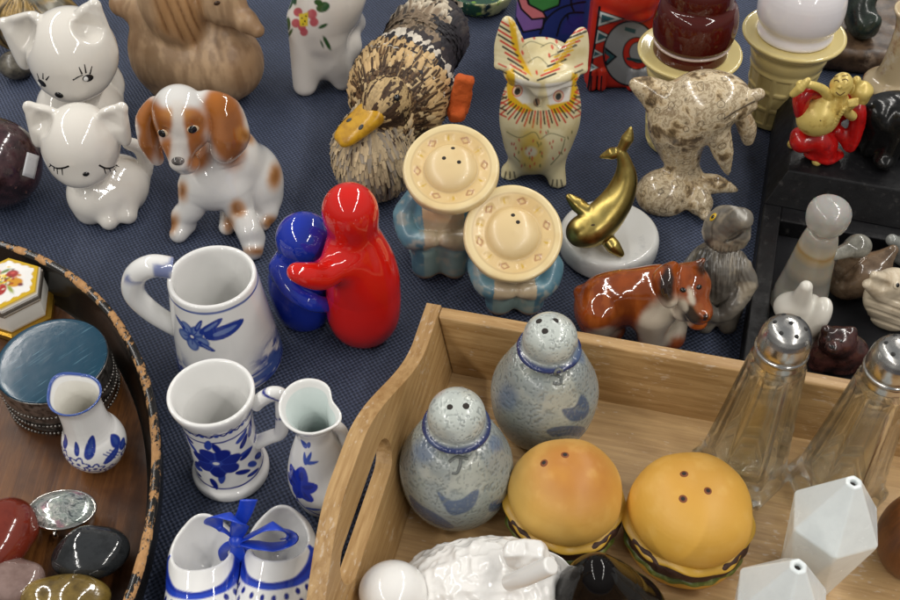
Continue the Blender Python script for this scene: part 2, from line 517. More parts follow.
# ---------------------------------------------------------------- wood
def wood_mat(name, c1, c2, axis=0, rough=.5, scuff=.0, streak=1.0, gl=.5, scale=1.0, c3=None):
    m = bpy.data.materials.new(name); m.use_nodes = True
    nt = m.node_tree; N = nt.nodes; L = nt.links; b = N['Principled BSDF']
    b.inputs['Roughness'].default_value = rough; b.inputs['Specular IOR Level'].default_value = gl
    tc = N.new('ShaderNodeTexCoord'); mp = N.new('ShaderNodeMapping')
    s = [100 * 2.2 * scale] * 3; s[axis] = 100 * .16 * scale; mp.inputs['Scale'].default_value = s
    L.new(tc.outputs['Object'], mp.inputs['Vector'])
    nz = N.new('ShaderNodeTexNoise'); nz.inputs['Scale'].default_value = 1.6; nz.inputs['Detail'].default_value = 7; nz.inputs['Roughness'].default_value = .62; nz.inputs['Distortion'].default_value = .6
    L.new(mp.outputs[0], nz.inputs['Vector'])
    mr = N.new('ShaderNodeMapRange'); mr.inputs[1].default_value = .32; mr.inputs[2].default_value = .68; L.new(nz.outputs['Fac'], mr.inputs[0])
    mx = N.new('ShaderNodeMix'); mx.data_type = 'RGBA'; L.new(mr.outputs[0], mx.inputs[0]); mx.inputs[6].default_value = (*c1, 1); mx.inputs[7].default_value = (*c2, 1)
    m2 = N.new('ShaderNodeMapping'); m2.inputs['Scale'].default_value = (100, 100, 100); L.new(tc.outputs['Object'], m2.inputs['Vector'])
    out = mx.outputs[2]
    if c3 is not None:
        n4 = N.new('ShaderNodeTexNoise'); n4.inputs['Scale'].default_value = .22; n4.inputs['Detail'].default_value = 4; L.new(m2.outputs[0], n4.inputs['Vector'])
        r4 = N.new('ShaderNodeMapRange'); r4.inputs[1].default_value = .42; r4.inputs[2].default_value = .62; L.new(n4.outputs['Fac'], r4.inputs[0])
        x4 = N.new('ShaderNodeMix'); x4.data_type = 'RGBA'; L.new(r4.outputs[0], x4.inputs[0]); L.new(out, x4.inputs[6]); x4.inputs[7].default_value = (*c3, 1); out = x4.outputs[2]
    if scuff:
        m3 = N.new('ShaderNodeMapping'); s3 = [100 * 6.5] * 3; s3[axis] = 100 * 2.4; m3.inputs['Scale'].default_value = s3; L.new(tc.outputs['Object'], m3.inputs['Vector'])
        n5 = N.new('ShaderNodeTexNoise'); n5.inputs['Scale'].default_value = 1; n5.inputs['Detail'].default_value = 5; L.new(m3.outputs[0], n5.inputs['Vector'])
        n6 = N.new('ShaderNodeTexNoise'); n6.inputs['Scale'].default_value = .45; n6.inputs['Detail'].default_value = 4; L.new(m2.outputs[0], n6.inputs['Vector'])
        ad = N.new('ShaderNodeMath'); ad.operation = 'MULTIPLY_ADD'; ad.inputs[1].default_value = .55; L.new(n6.outputs['Fac'], ad.inputs[0]); L.new(n5.outputs['Fac'], ad.inputs[2])
        r5 = N.new('ShaderNodeMapRange'); r5.inputs[1].default_value = .91; r5.inputs[2].default_value = 1.0; r5.inputs[4].default_value = scuff; L.new(ad.outputs[0], r5.inputs[0])
        x5 = N.new('ShaderNodeMix'); x5.data_type = 'RGBA'; L.new(r5.outputs[0], x5.inputs[0]); L.new(out, x5.inputs[6]); x5.inputs[7].default_value = (.62, .52, .42, 1); out = x5.outputs[2]
    L.new(out, b.inputs['Base Color'])
    bp = N.new('ShaderNodeBump'); bp.inputs['Strength'].default_value = .35; bp.inputs['Distance'].default_value = .0004
    L.new(nz.outputs['Fac'], bp.inputs['Height']); L.new(bp.outputs['Normal'], b.inputs['Normal'])
    return m

def bevel(o, w, seg=3, ang=30):
    md = o.modifiers.new('bevel', 'BEVEL'); md.width = w; md.segments = seg; md.limit_method = 'ANGLE'; md.angle_limit = R(ang)
    w_ = o.modifiers.new('wn', 'WEIGHTED_NORMAL'); w_.keep_sharp = True
    o['bev'] = 1
    return o

WX1, WX2 = lin(146, 110, 64), lin(186, 152, 104)
tray_x = wood_mat('tray_wood_long', WX1, WX2, 0, .42, .5)
tray_y = wood_mat('tray_wood_side', WX1 * .95, WX2 * .95, 1, .42, .45)
tray_f = wood_mat('tray_wood_floor', lin(168, 134, 90), lin(202, 168, 120), 0, .5, .7)
TR_O = np.array((.1, 35.0, 0)); TR_A = -13.5
tray = thing('wooden_tray', 'light wooden serving tray with a cut-out handle holding salt and pepper shakers', 'tray', TR_O, TR_A)
TL, TD, TZ = 36.0, 22.0, .8
FLX, FLY, TH = .22, .10, .75
V, F = boxmesh((-.3, -TD + .2, .3), (TL + .3, .3, TZ))
mkmesh('tray_floor', V, F, tray_f, tray, smooth=False)
def slanted(x0, x1, ztop, side):
    """long wall leaning outwards; side=+1 is the back one"""
    y = lambda z: side * FLY * (z - TZ)
    V = []
    for x in (x0, x1):
        fl = lambda z: (-1 if x == x0 else 1) * FLX * (z - TZ)
        for z, t in ((.0, 0), (ztop, 0), (ztop, TH), (.0, TH)):
            V.append((x + fl(z), y(z) + side * t, z))
    F = [(0, 1, 2, 3), (7, 6, 5, 4), (0, 4, 5, 1), (1, 5, 6, 2), (2, 6, 7, 3), (3, 7, 4, 0)]
    if side < 0: F = [f[::-1] for f in F]
    return np.array(V), F
V, F = slanted(.012, TL - .012, 4.62, 1)
bevel(mkmesh('long_wall', V, F, tray_x, tray, smooth=False), .0012)
V, F = slanted(.012, TL - .012, 4.62, -1); V[:, 1] -= TD
bevel(mkmesh('long_wall', V, F, tray_x, tray, smooth=False), .0012)
def end_wall(sx):
    from mathutils.geometry import tessellate_polygon
    S = np.concatenate(([-1.15], np.linspace(-.5, TD + .5, 70), [TD + 1.15]))
    top = lambda s: 4.66 + 2.98 * ss(1.4, 10.0, np.minimum(s, TD - s))
    outer = [(s, 0.0) for s in (-1.15, TD + 1.15)] + [(s, float(top(s))) for s in S[::-1]]
    hole = []
    s0, s1, z0, z1 = 8.0, 15.0, 4.15, 6.15; r = (z1 - z0) / 2
    for a in np.linspace(-90, 90, 14): hole.append((s1 - r + r * math.cos(R(a)), (z0 + z1) / 2 + r * math.sin(R(a))))
    for a in np.linspace(90, 270, 14): hole.append((s0 + r + r * math.cos(R(a)), (z0 + z1) / 2 + r * math.sin(R(a))))
    n0, n1 = len(outer), len(hole)
    tri = tessellate_polygon([[Vector((a, b, 0)) for a, b in outer], [Vector((a, b, 0)) for a, b in hole]])
    P = outer + hole; V = []
    for t in (0, TH):
        for s, z in P: V.append((sx * (t + FLX * (z - TZ)), -s, z))
    n = len(P); F = [tuple(t) for t in tri] + [tuple(i + n for i in t[::-1]) for t in tri]
    for base, cnt in ((0, n0), (n0, n1)):
        for i in range(cnt):
            a, b = base + i, base + (i + 1) % cnt; F.append((a, b, b + n, a + n))
    V = np.array(V)
    if sx > 0: V[:, 0] += TL
    o = mkmesh('handle_wall', V, F, tray_y, tray, smooth=False)
    import bmesh
    bm = bmesh.new(); bm.from_mesh(o.data); bmesh.ops.recalc_face_normals(bm, faces=bm.faces); bm.to_mesh(o.data); bm.free()
    bevel(o, .0011, 2, 40)
end_wall(-1); end_wall(1)

# ---------------------------------------------------------------- lacquered oval tray on the left
LT = np.array((-30.0, 24.0, 0)); LA, LB = 16.6, 19.4
ltray = thing('lacquer_tray', 'oval brown tray with a chipped black lacquer rim holding small boxes and polished stones', 'tray', LT)
def ring(prof, n=200):
    """profile of (offset outwards, z) swept round the oval"""
    P = resample(chaikin(prof, 2), .1); a = np.arange(n) / n * 2 * math.pi; V = []
    for d, z in P: V.append(np.stack((np.cos(a) * (LA + d), np.sin(a) * (LB + d), np.full(n, z)), 1))
    return np.concatenate(V), grid_faces(len(P), n)
lq = bpy.data.materials.new('chipped_black_lacquer'); lq.use_nodes = True
N = lq.node_tree.nodes; L = lq.node_tree.links; b = N['Principled BSDF']; b.inputs['Roughness'].default_value = .22
tc = N.new('ShaderNodeTexCoord'); mp = N.new('ShaderNodeMapping'); mp.inputs['Scale'].default_value = (100, 55, 100); L.new(tc.outputs['Object'], mp.inputs[0])
nz = N.new('ShaderNodeTexNoise'); nz.inputs['Scale'].default_value = 1.5; nz.inputs['Detail'].default_value = 8; nz.inputs['Roughness'].default_value = .72; L.new(mp.outputs[0], nz.inputs[0])
sp = N.new('ShaderNodeSeparateXYZ'); L.new(tc.outputs['Object'], sp.inputs[0])
hz = N.new('ShaderNodeMapRange'); hz.inputs[1].default_value = .022; hz.inputs[2].default_value = .0295; L.new(sp.outputs['Z'], hz.inputs[0])
ml = N.new('ShaderNodeMath'); ml.operation = 'MULTIPLY'; L.new(nz.outputs['Fac'], ml.inputs[0]); L.new(hz.outputs[0], ml.inputs[1])
th = N.new('ShaderNodeMapRange'); th.inputs[1].default_value = .50; th.inputs[2].default_value = .52; L.new(ml.outputs[0], th.inputs[0])
wz = N.new('ShaderNodeTexNoise'); wz.inputs['Scale'].default_value = 5; wz.inputs['Detail'].default_value = 4; L.new(mp.outputs[0], wz.inputs[0])
wm = N.new('ShaderNodeMix'); wm.data_type = 'RGBA'; L.new(wz.outputs['Fac'], wm.inputs[0]); wm.inputs[6].default_value = (*lin(120, 78, 38), 1); wm.inputs[7].default_value = (*lin(205, 158, 104), 1)
mx = N.new('ShaderNodeMix'); mx.data_type = 'RGBA'; L.new(th.outputs[0], mx.inputs[0]); mx.inputs[6].default_value = (.010, .009, .008, 1); L.new(wm.outputs[2], mx.inputs[7])
L.new(mx.outputs[2], b.inputs['Base Color'])
rr = N.new('ShaderNodeMapRange'); rr.inputs[3].default_value = .22; rr.inputs[4].default_value = .75; L.new(th.outputs[0], rr.inputs[0]); L.new(rr.outputs[0], b.inputs['Roughness'])
V, F = ring([(-1.2, .55), (-.75, .6), (-.35, 1.6), (-.25, 2.8), (-.2, 3.02), (.2, 3.04), (.26, 2.8), (.1, 1.4), (-.5, .0), (-1.2, .0)])
mkmesh('rim', V, F, lq, ltray)
a = np.linspace(0, 2 * math.pi, 120, endpoint=False)
V = np.concatenate([np.stack((np.cos(a) * (LA - .7) * s, np.sin(a) * (LB - .7) * s, np.full(120, .6)), 1) for s in (1, .5, .02)])
mkmesh('tray_floor', V, grid_faces(3, 120), wood_mat('stained_tray_wood', lin(74, 42, 18), lin(122, 78, 38), 1, .36, .0, c3=lin(60, 34, 16), gl=.35), ltray)

# ---------------------------------------------------------------- black stepped stand
ST_O = np.array((18.8, 47.1, 0)); ST_A = -16.5
blk = mat('worn_black_paint', (.006, .006, .007), .45, spec=.22, mottle=[((.045, .043, .041), 2.2, .58, .8)], bump=.3, bscale=3, rvar=.12)
stand = thing('display_stand', 'black painted stepped display stand with a recessed lower shelf full of small carvings', 'display stand', ST_O, ST_A)
m_ = MB()
m_.add(*boxmesh((0.02, -13.5, 0), (22, -.02, .8)))
bevel(m_.build('recess_floor', mat('dusty_black_felt', (.010, .010, .012), .85, spec=.25, mottle=[((.05, .05, .052), 9, .62, .8)]), stand, False), .0005)
for lo, hi in (((0, -13.5, .8), (1.05, 0, 2.0)), ((1.05, -1.25, .8), (22, 0, 1.99)), ((1.05, -13.5, .8), (22, -12.4, 1.99))):
    bevel(mkmesh('border', *boxmesh(lo, hi), blk, stand, smooth=False), .0009)
V = np.array([(0, .01, 0), (22, .01, 0), (22, 11, 0), (0, 11, 0), (0, .01, 2), (22, .01, 2), (22, 11, 2), (0, 11, 2), (.85, .95, 4), (22, .95, 4), (22, 10.2, 4), (.85, 10.2, 4)], float)
F = [(3, 2, 1, 0), (0, 1, 5, 4), (1, 2, 6, 5), (2, 3, 7, 6), (3, 0, 4, 7), (4, 5, 9, 8), (5, 6, 10, 9), (6, 7, 11, 10), (7, 4, 8, 11), (8, 9, 10, 11)]
bevel(mkmesh('upper_step', V, F, blk, stand, smooth=False), .0009)

# brown slab behind the stand
burl = mat('mottled_brown_stone', lin(92, 72, 54), .38, mottle=[(lin(52, 38, 28), 1.1, .42, .62), (lin(150, 130, 110), .8, .58, .75)], bump=.4, bscale=2)
f = Frame(880, 60)
B = Body().box((3, 3.2, .9), (9, 6.2, .9), (0, 0, -14), .5).cut(0)
V, F = B.mesh(.22, 4, lambda V: .35 * (fbm(V, .5, 5) - .5))
sl = mkmesh('stone_slab', V, F, burl); sl.location = tuple(f.o)
tag(sl, 'mottled brown stone slab lying behind the black stand', 'slab')
SLAB = 1.75
# ================================================================ blue and white china
glaze = mat('painted_glaze', attr=True, rough=.07, coat=.3)
WHT = np.array((.76, .755, .735)); IVO = np.array((.70, .68, .62))
BL1, BL2, BL3 = lin(38, 58, 140), lin(60, 84, 150), lin(120, 140, 185)

def flower(col, Q, c, r, c1, c2, n=5, ph=20):
    for i in range(n):
        a = ph + i * 360 / n
        col = pt(col, petal(Q, c, a, r, r * .36), c1)
        col = pt(col, .6 * petal(Q, np.array(c) + .25 * r * np.array((math.cos(R(a)), math.sin(R(a)))), a, r * .6, r * .16), c2)
    col = pt(col, m_ell(Q, c, r * .2, r * .2), c2); col = pt(col, m_ell(Q, c, r * .12, r * .12), c1)
    return col

def leaf(col, Q, c, a, l, w, c1, c2=None):
    col = pt(col, petal(Q, c, a, l, w), c1)
    if c2 is not None: col = pt(col, .7 * petal(Q, np.array(c) + .2 * l * np.array((math.cos(R(a)), math.sin(R(a)))), a, l * .6, w * .35), c2)
    return col

# --- large stein
f = Frame(231, 357)
H = f.L(212, 275, 0)[2]
t = thing('ceramic_stein', 'larger blue and white china mug with its loop handle on the left', 'mug', f.o, 0)
ro, rb = 2.22, 2.85
prof = [(0, .25), (2.2, .25), (rb - .25, 0), (rb - .02, .05), (rb, .5), (rb - .1, 1.3), (2.42, H - 2), (ro + .02, H - .25), (ro, H - .06), (ro - .12, H), (ro - .26, H - .08), (ro - .3, H - .5), (1.95, 3), (1.8, .8), (1.2, .5), (0, .45)]
V, F, A, r, z, Ti = lathe(prof, 260, .06)
col = np.tile(WHT, (len(V), 1)) * (.985 + .03 * noise(V, 1.5, 2))[:, None]
out = (Ti < np.argmax(z) / len(z)).astype(float) if False else (r > np.interp(z, (0, H), (2.55, 2.06))).astype(float)
Q = np.stack((A * 2.5, z), 1)
wob = .05 * (noise(V, 1.2, 4) - .5)
col = pt(col, out * m_line(np.stack((z * 0, z + wob), 1), [(0, H - .42), (0, H - .41)], .06), BL2)
for zz, w, c in ((1.15, .05, BL1), (.78, .20, BL2), (.3, .06, BL1)):
    col = pt(col, out * .9 * m_line(np.stack((z * 0, z + wob), 1), [(0, zz), (0, zz + .01)], w), c)
# washed blue landscape band round the foot
sw = fbm(np.stack((A * 2.5, z * 1.2, z * 0), 1), 1.5, 8)
side = ss(.45, 1.0, np.abs(A - .05)) * ss(3.4, 1.6, z + .6 * sw)
col = pt(col, out * side * ss(.36, .52, sw), BL2); col = pt(col, out * side * ss(.55, .62, fbm(np.stack((A * 2.5, z * 2.5, z * 0), 1), 1.6, 18)), BL1)
c0 = (-1.05, H - 2.15)
Qf = Q - 0
col = pt(col, out * m_line(Qf, [(-1.7, H - 1.6), (-1.4, H - 2.1), c0], .035, sub=5), BL1)
cc = col.copy()
for i in range(5):
    a = R(50 + 72 * i); p = np.array(c0) + .52 * np.array((math.cos(a), math.sin(a)))
    cc = pt(cc, m_ell(Qf, p, .46, .38, 50 + 72 * i, .05), BL2); cc = pt(cc, .8 * m_ell(Qf, p + .06 * np.array((math.cos(a), math.sin(a))), .32, .25, 50 + 72 * i, .08), BL3)
    cc = pt(cc, m_line(Qf, [np.array(c0) + .1 * np.array((math.cos(a), math.sin(a))), p], .03), BL1)
cc = pt(cc, m_ell(Qf, c0, .2, .18), BL1); cc = pt(cc, m_ell(Qf, c0, .1, .1), WHT)
for a, l, w, s in ((14, 2.3, .42, .75), (36, 1.7, .24, .6), (60, 1.0, .14, .5), (-35, 1.0, .16, .4), (140, .9, .16, .5)):
    cc = leaf(cc, Qf, np.array(c0) + s * np.array((math.cos(R(a)), math.sin(R(a)))), a, l, w, BL1, BL3)
for k in range(0): cc = pt(cc, m_line(Qf, [(c0[0] + 1.2 + .2 * k, c0[1] + .42 + .06 * k), (c0[0] + 1.35 + .2 * k, c0[1] + .8 + .07 * k)], .04), BL1)
col = col * (1 - out[:, None]) + cc * out[:, None]
mkmesh('mug_body', V, F, glaze, t, col)
def handle(fr, pts, rads, parent, base, fn=None, flat=None, sub=10):
    V, F = tube(pts, rads, 24, flat, sub=sub)
    c = np.tile(base, (len(V), 1))
    if fn: c = fn(V, c)
    return mkmesh('handle', V, F, glaze, parent, c)
hp = [f.L(*p, d) for p, d in (((172, 268), -.3), ((152, 266), -.4), ((136, 275), -.4), ((134, 293), -.4), ((152, 312), -.3), ((182, 330), -.2), ((193, 334), 0))]
hp = [np.array(p) for p in hp]
handle(f, hp, [.55, .58, .58, .56, .54, .5, .4], t, WHT, lambda V, c: pt(c, .8 * ss(.5, .75, noise(V, 1.6, 6)) * ss(f.L(150, 274)[2], f.L(150, 266)[2], V[:, 2]), BL2))

# --- small stein
f = Frame(232, 471)
H = f.L(210, 391, 0)[2]
t = thing('ceramic_mug', 'smaller blue and white china mug with a square handle and dense blue flowers', 'mug', f.o, 0)
prof = [(0, .2), (1.5, .2), (1.7, 0), (1.86, .04), (1.9, .3), (1.88, .55), (1.68, .75), (1.62, 1.1), (1.6, 3.2), (1.66, H - 1.3), (1.88, H - .7), (1.99, H - .25), (1.98, H - .04), (1.86, H), (1.74, H - .1), (1.6, H - .9), (1.42, H - 1.8), (1.32, 1.2), (.8, .8), (0, .7)]
V, F, A, r, z, Ti = lathe(prof, 260, .05)
out = (r > np.interp(z, (0, .7, H - 1.5, H - .5, H), (1.35, 1.45, 1.55, 1.82, 1.9))).astype(float)
Q = np.stack((A * 1.5 / 1.12, (z - 3.0) / 1.12 + 3.0), 1); col = np.tile(WHT, (len(V), 1)); DB = lin(22, 36, 128); DB2 = lin(48, 70, 160)
cc = col.copy(); zz = np.stack((z * 0, z + .03 * noise(V, 3, 1)), 1)
for a_, w, c in ((H - 1.05, .04, DB), (H - 1.75, .05, DB), (.95, .045, DB)): cc = pt(cc, m_line(zz, [(0, a_), (0, a_ + .01)], w, .02), c)
for k in range(-9, 10):       # swag border below the lip
    x = k * .52; cc = pt(cc, m_line(Q, [(x - .26, H - 1.15), (x, H - 1.5), (x + .26, H - 1.15)], .05, .02, 4), DB)
    cc = pt(cc, m_ell(Q, (x + .26, H - 1.42), .09, .12, 0, .03), DB2)
c0 = np.array((-.05, 3.0))
for i in range(16):
    a = i * 22.5 + 8; d = .95 + .3 * (i % 3)
    cc = leaf(cc, Q, c0 + d * np.array((math.cos(R(a)) * 1.0, math.sin(R(a)) * .8)), a + (25 if i % 2 else -20), .75, .15, DB if i % 2 else DB2)
for i in range(7):
    a = i * 360 / 7 + 10; cc = pt(cc, m_ell(Q, c0 + .62 * np.array((math.cos(R(a)), math.sin(R(a)))), .42, .34, a), DB if i % 2 else lin(30, 44, 136))
for i in range(7):
    a = i * 360 / 7 + 35; cc = pt(cc, m_line(Q, [c0 + .2 * np.array((math.cos(R(a)), math.sin(R(a)))), c0 + .8 * np.array((math.cos(R(a)), math.sin(R(a))))], .02, .02), DB2)
cc = pt(cc, m_ell(Q, c0, .26, .22), DB2); cc = pt(cc, m_ell(Q, c0, .13, .11), WHT)
for sx in (-1, 1):
    for (x, y, a, l, w) in ((1.55, 3.7, 70, .9, .16), (1.75, 3.0, 20, .9, .18), (1.6, 2.2, -50, .9, .16), (2.4, 3.4, 100, .8, .16), (2.5, 2.5, 60, .9, .2), (2.2, 1.6, 10, .8, .14), (1.0, 1.5, -20, .7, .12), (3.2, 3.2, 40, .8, .2), (3.3, 2.0, 90, .9, .2)):
        cc = leaf(cc, Q, (sx * x, y), a if sx > 0 else 180 - a, l, w, DB, DB2)
col = col * (1 - out[:, None]) + cc * out[:, None]
mkmesh('mug_body', V, F, glaze, t, col)
hp = [f.L(*p, d) for p, d in (((255, 405), 0), ((262, 399), .0), ((272, 394), .0), ((281, 396), .0), ((282, 408), .0), ((282, 424), .0), ((280, 433), 0), ((270, 437), .0), ((255, 443), 0))]
handle(f, hp, [.34, .35, .36, .36, .32, .32, .34, .34, .36], t, WHT, lambda V, c: pt(c, m_line(np.stack((V[:, 0] * 0, np.linalg.norm(V[:, [0, 2]] - np.array(hp[3])[[0, 2]] - np.array((-.75, -.6)), axis=1)), 1), [(0, .95), (0, .96)], .05), DB), sub=8)

# --- tall pitcher
f = Frame(325, 497)
H = f.L(308, 405, 0)[2]
t = thing('china_jug', 'slender white china jug with a pinched lip beside the wooden tray', 'jug', f.o, 0)
prof = [(0, .15), (1.0, .15), (1.1, 0), (1.22, .05), (1.35, .5), (1.58, 1.5), (1.6, 2.3), (1.35, 3.6), (.88, H - 2.3), (.78, H - 1.8), (.95, H - .8), (1.25, H - .22), (1.3, H - .03), (1.22, H), (1.12, H - .1), (.8, H - .8), (.62, H - 1.8), (.9, 3.4), (1.2, 2), (.8, .6), (0, .5)]
def pinch(V, A):
    k = ss(H - 2.2, H, V[:, 2])[:, None]
    d = np.exp(-((A - 1.95) / .45) ** 2) * -.22 + np.exp(-((A - 1.15) / .4) ** 2) * .16 + np.exp(-((np.abs(A + .9)) / .9) ** 2) * .1
    W_ = V.copy(); W_[:, :2] *= 1 + k * d[:, None]
    W_[:, 2] += k[:, 0] * .35 * np.cos(A - .6 - math.pi) * ss(0, 1, k[:, 0]); return W_
V, F, A, r, z, Ti = lathe(prof, 220, .06, mod=pinch)
Q = np.stack((A * 1.5, z), 1); out = (Ti < .56).astype(float)
cc = np.tile(WHT, (len(V), 1)); CB = lin(30, 52, 170)
c0 = np.array((-.95, 2.75))
for a, l, w in ((80, 1.4, .45), (130, 1.2, .42), (25, 1.1, .4), (-45, 1.0, .36), (-100, .9, .36), (180, 1.0, .36)): cc = leaf(cc, Q, c0, a, l, w, CB, DB)
cc = pt(cc, m_line(Q, [c0, (-1.1, 1.6), (-.5, .9), (.1, .4)], .06, sub=6), CB)
for p, a, l, w in (((-.7, 1.2), 10, .8, .15), ((-1.1, 1.5), 200, .9, .16), ((-.6, 4.3), 60, .9, .13), ((-.6, 4.3), 100, .7, .13), ((-.6, 4.4), 10, .9, .1), ((-.5, 5.3), 150, .7, .24), ((-.45, 5.3), 60, .5, .16)): cc = leaf(cc, Q, p, a, l, w, lin(70, 92, 175))
col = np.tile(WHT * .97, (len(V), 1)) * (1 - out[:, None]) + cc * out[:, None]
col = pt(col, 1 - out, lin(205, 215, 212))
mkmesh('jug_body', V, F, glaze, t, col)
hp = [f.L(*p, d) for p, d in (((332, 427), .1), ((338, 427), .15), ((343, 434), .2), ((344, 449), .2), ((338, 466), .1), ((330, 474), 0))]
handle(f, hp, [.22, .26, .27, .26, .24, .2], t, WHT)

# --- tiny jug in the lacquer tray
f = Frame(101, 457, .62)
H = f.L(80, 394, 0)[2]
t = thing('small_jug', 'little blue and white china jug in the lacquer tray beside a round blue box', 'jug', f.o, 0)
prof = [(0, .1), (.8, .1), (.9, 0), (1.0, .05), (1.3, .5), (1.56, 1.2), (1.42, 2.0), (1.08, 2.6), (1.0, H - .9), (1.08, H - .35), (1.24, H - .06), (1.22, H), (1.12, H - .03), (.95, H - .45), (.85, H - 1.1), (.95, 2.2), (1.1, 1.2), (.7, .4), (0, .35)]
def lip(V, A):
    k = ss(H - 1.1, H, V[:, 2])[:, None]; W_ = V.copy()
    W_[:, :2] *= 1 + k * (.2 * np.exp(-((A + 2.3) / .5) ** 2))[:, None] ; W_[:, 2] += k[:, 0] * .18 * np.exp(-((A + 2.3) / .6) ** 2); return W_
V, F, A, r, z, Ti = lathe(prof, 220, .045, mod=lip)
out = (Ti < .57).astype(float); Q = np.stack((A * 1.35, z), 1)
cc = np.tile(WHT, (len(V), 1)); zz = np.stack((z * 0, z), 1)
cc = pt(cc, ss(H - .14, H - .08, z), BL2)
for c0, rr in (((-.35, 1.45), .5), ((-1.15, 1.6), .42), ((.3, 1.1), .4), ((-.65, .75), .36), ((.9, .6), .34), ((1.9, .9), .4)):
    th = np.arctan2(Q[:, 1] - c0[1], Q[:, 0] - c0[0]); rad = np.linalg.norm(Q - c0, axis=1)
    cc = pt(cc, 1 - ss(.04, .08, np.abs(rad - rr * (.75 + .2 * np.cos(5 * th)))), BL1); cc = pt(cc, m_ell(Q, c0, .1, .1), BL1)
for p, a, l, w in (((.1, 1.85), 62, 1.4, .26), ((-.35, 2.0), 88, .8, .15), ((.7, 1.3), 25, 1.1, .2), ((-1.2, 2.0), 88, .9, .22), ((-1.5, 1.0), 60, .8, .1), ((1.6, 1.7), 80, .7, .3), ((1.6, 1.4), 20, .6, .25), ((.2, .2), -10, 1.2, .1)): cc = leaf(cc, Q, p, a, l, w, BL1, BL2)
for k in range(3): cc = pt(cc, m_line(Q, [(.85 + .16 * k, 1.9), (1.25 + .16 * k, 1.25)], .03, .02), BL1); 
for k in range(2): cc = pt(cc, m_line(Q, [(.85, 1.35 + .22 * k), (1.5, 1.55 + .22 * k)], .03, .02), BL1)
col = np.tile(IVO, (len(V), 1)) * (1 - out[:, None]) + cc * out[:, None]
mkmesh('jug_body', V, F, glaze, t, col)

# --- pair of clogs tied with a ribbon
def clog(px, py, label, rz, sc=1.0):
    f = Frame.under(px, py, 2.5)
    t = thing('china_clog', label, 'clog', f.o, rz, 'pair of china clogs')
    B = Body()
    B.ell((0, .15, 1.45), (1.62, 1.8, 1.75), k=.6).ell((0, -2.1, 1.15), (1.7, 2.6, 1.6), k=1.0)
    B.cap((0, -4.0, 1.0), (0, -5.2, 2.0), .8, .3, .6).cap((0, 1.0, 1.6), (0, 1.15, 2.6), .8, .5, .8)
    B.ell((0, .2, 3.0), (1.30, 1.28, 2.5), (-6, 0, 0), .2, 's').ell((0, -1.2, 1.5), (1.2, 1.5, .8), k=.4, op='s')
    B.cut(.02); V, F = B.mesh(.06, 6)
    col = np.tile(WHT, (len(V), 1)); Q = V[:, :2]; CB = lin(36, 66, 178)
    inner = ((V[:, 0] / 1.34) ** 2 + ((V[:, 1] - .2) / 1.32) ** 2 < 1.0).astype(float) * (V[:, 2] < 3.2)
    out = (1 - inner) * (V[:, 2] > .5)
    arc = [(-1.62, -.1), (-1.5, -1.0), (-1.0, -1.9), (0, -2.3), (1.0, -1.9), (1.5, -1.0), (1.62, -.1)]
    col = pt(col, m_line(Q, arc, .17, .04, 6) * out, CB); col = pt(col, .7 * m_line(Q, [(x * .98, y + .1) for x, y in arc], .05, .05, 6) * out, DB)
    for x, y in ((-1.5, -1.9), (-1.15, -2.3), (-.7, -2.65), (-.2, -2.8), (.3, -2.8), (.8, -2.6), (1.2, -2.2), (1.52, -1.8), (-1.35, -2.6), (-.9, -3.05), (0, -3.2), (.9, -3.05), (1.4, -2.55), (-1.6, -1.4), (1.62, -1.3)):
        col = pt(col, m_ell(Q, (x, y), .10, .15, 0, .03) * out, DB)
    for sx in (-1, 1): col = pt(col, m_line(V[:, 1:], [(-.1, 2.3), (-.5, 1.6), (-.9, .3)], .13, .04, 4) * (V[:, 0] * sx > .9) * out, CB)
    mkmesh('clog_body', V, F, glaze, t, col)
    return f, t
clog(201, 551, 'left of two blue and white china clogs tied together with a ribbon', 5)
clog(278, 542, 'right of two blue and white china clogs, the one touching the wooden tray', -3)
rib = mat('blue_satin', lin(28, 66, 190), .34, spec=.6, bump=.3, bscale=6)
f = Frame(238, 575)
t = thing('ribbon_bow', 'royal blue satin ribbon bow joining the two china clogs', 'ribbon', f.o + np.array((0, 0, 0)))
D = -.6
def P3(L, ds): return [f.L(x, y, d) for (x, y), d in zip(L, ds)]
def band(name, px, ds, w, nrm):
    V, F = tube(P3(px, ds), w, 10, (np.array(nrm), .14), sub=8); mkmesh(name, V, F, rib, t)
band('ribbon_loop', [(236, 541), (224, 530), (214, 526), (216, 517), (228, 516), (240, 525), (236, 541)], [0, .2, .2, .1, -.1, -.2, 0], [.24, .4, .42, .4, .42, .4, .22], (.1, .6, .8))
band('ribbon_loop', [(238, 542), (252, 535), (272, 526), (287, 533), (288, 543), (274, 547), (256, 545), (238, 542)], [-.1, 0, .1, .1, -.2, -.3, -.3, -.1], [.22, .4, .42, .42, .42, .42, .4, .22], (0, .5, .85))
band('ribbon_tail', [(235, 538), (238, 526), (245, 512), (249, 500)], [0, .1, .4, .6], [.22, .34, .36, .4], (.4, -.8, .4))
band('ribbon_tail', [(237, 543), (238, 560), (239, 580), (240, 612)], [-.1, -.3, -.5, -.8], [.24, .42, .44, .44], (0, -.9, .4))
band('ribbon_tail', [(236, 543), (228, 546), (223, 552), (225, 560)], [-.1, .0, .1, .1], [.18, .22, .22, .2], (.2, -.7, .6))
band('ribbon_tail', [(238, 545), (246, 550), (252, 556), (257, 562)], [-.1, -.1, 0, .1], [.18, .2, .2, .16], (-.2, -.7, .6))
V, F = sphere(f.L(236, 541, -.15), (.32, .3, .34)); mkmesh('knot', V, F, rib, t)

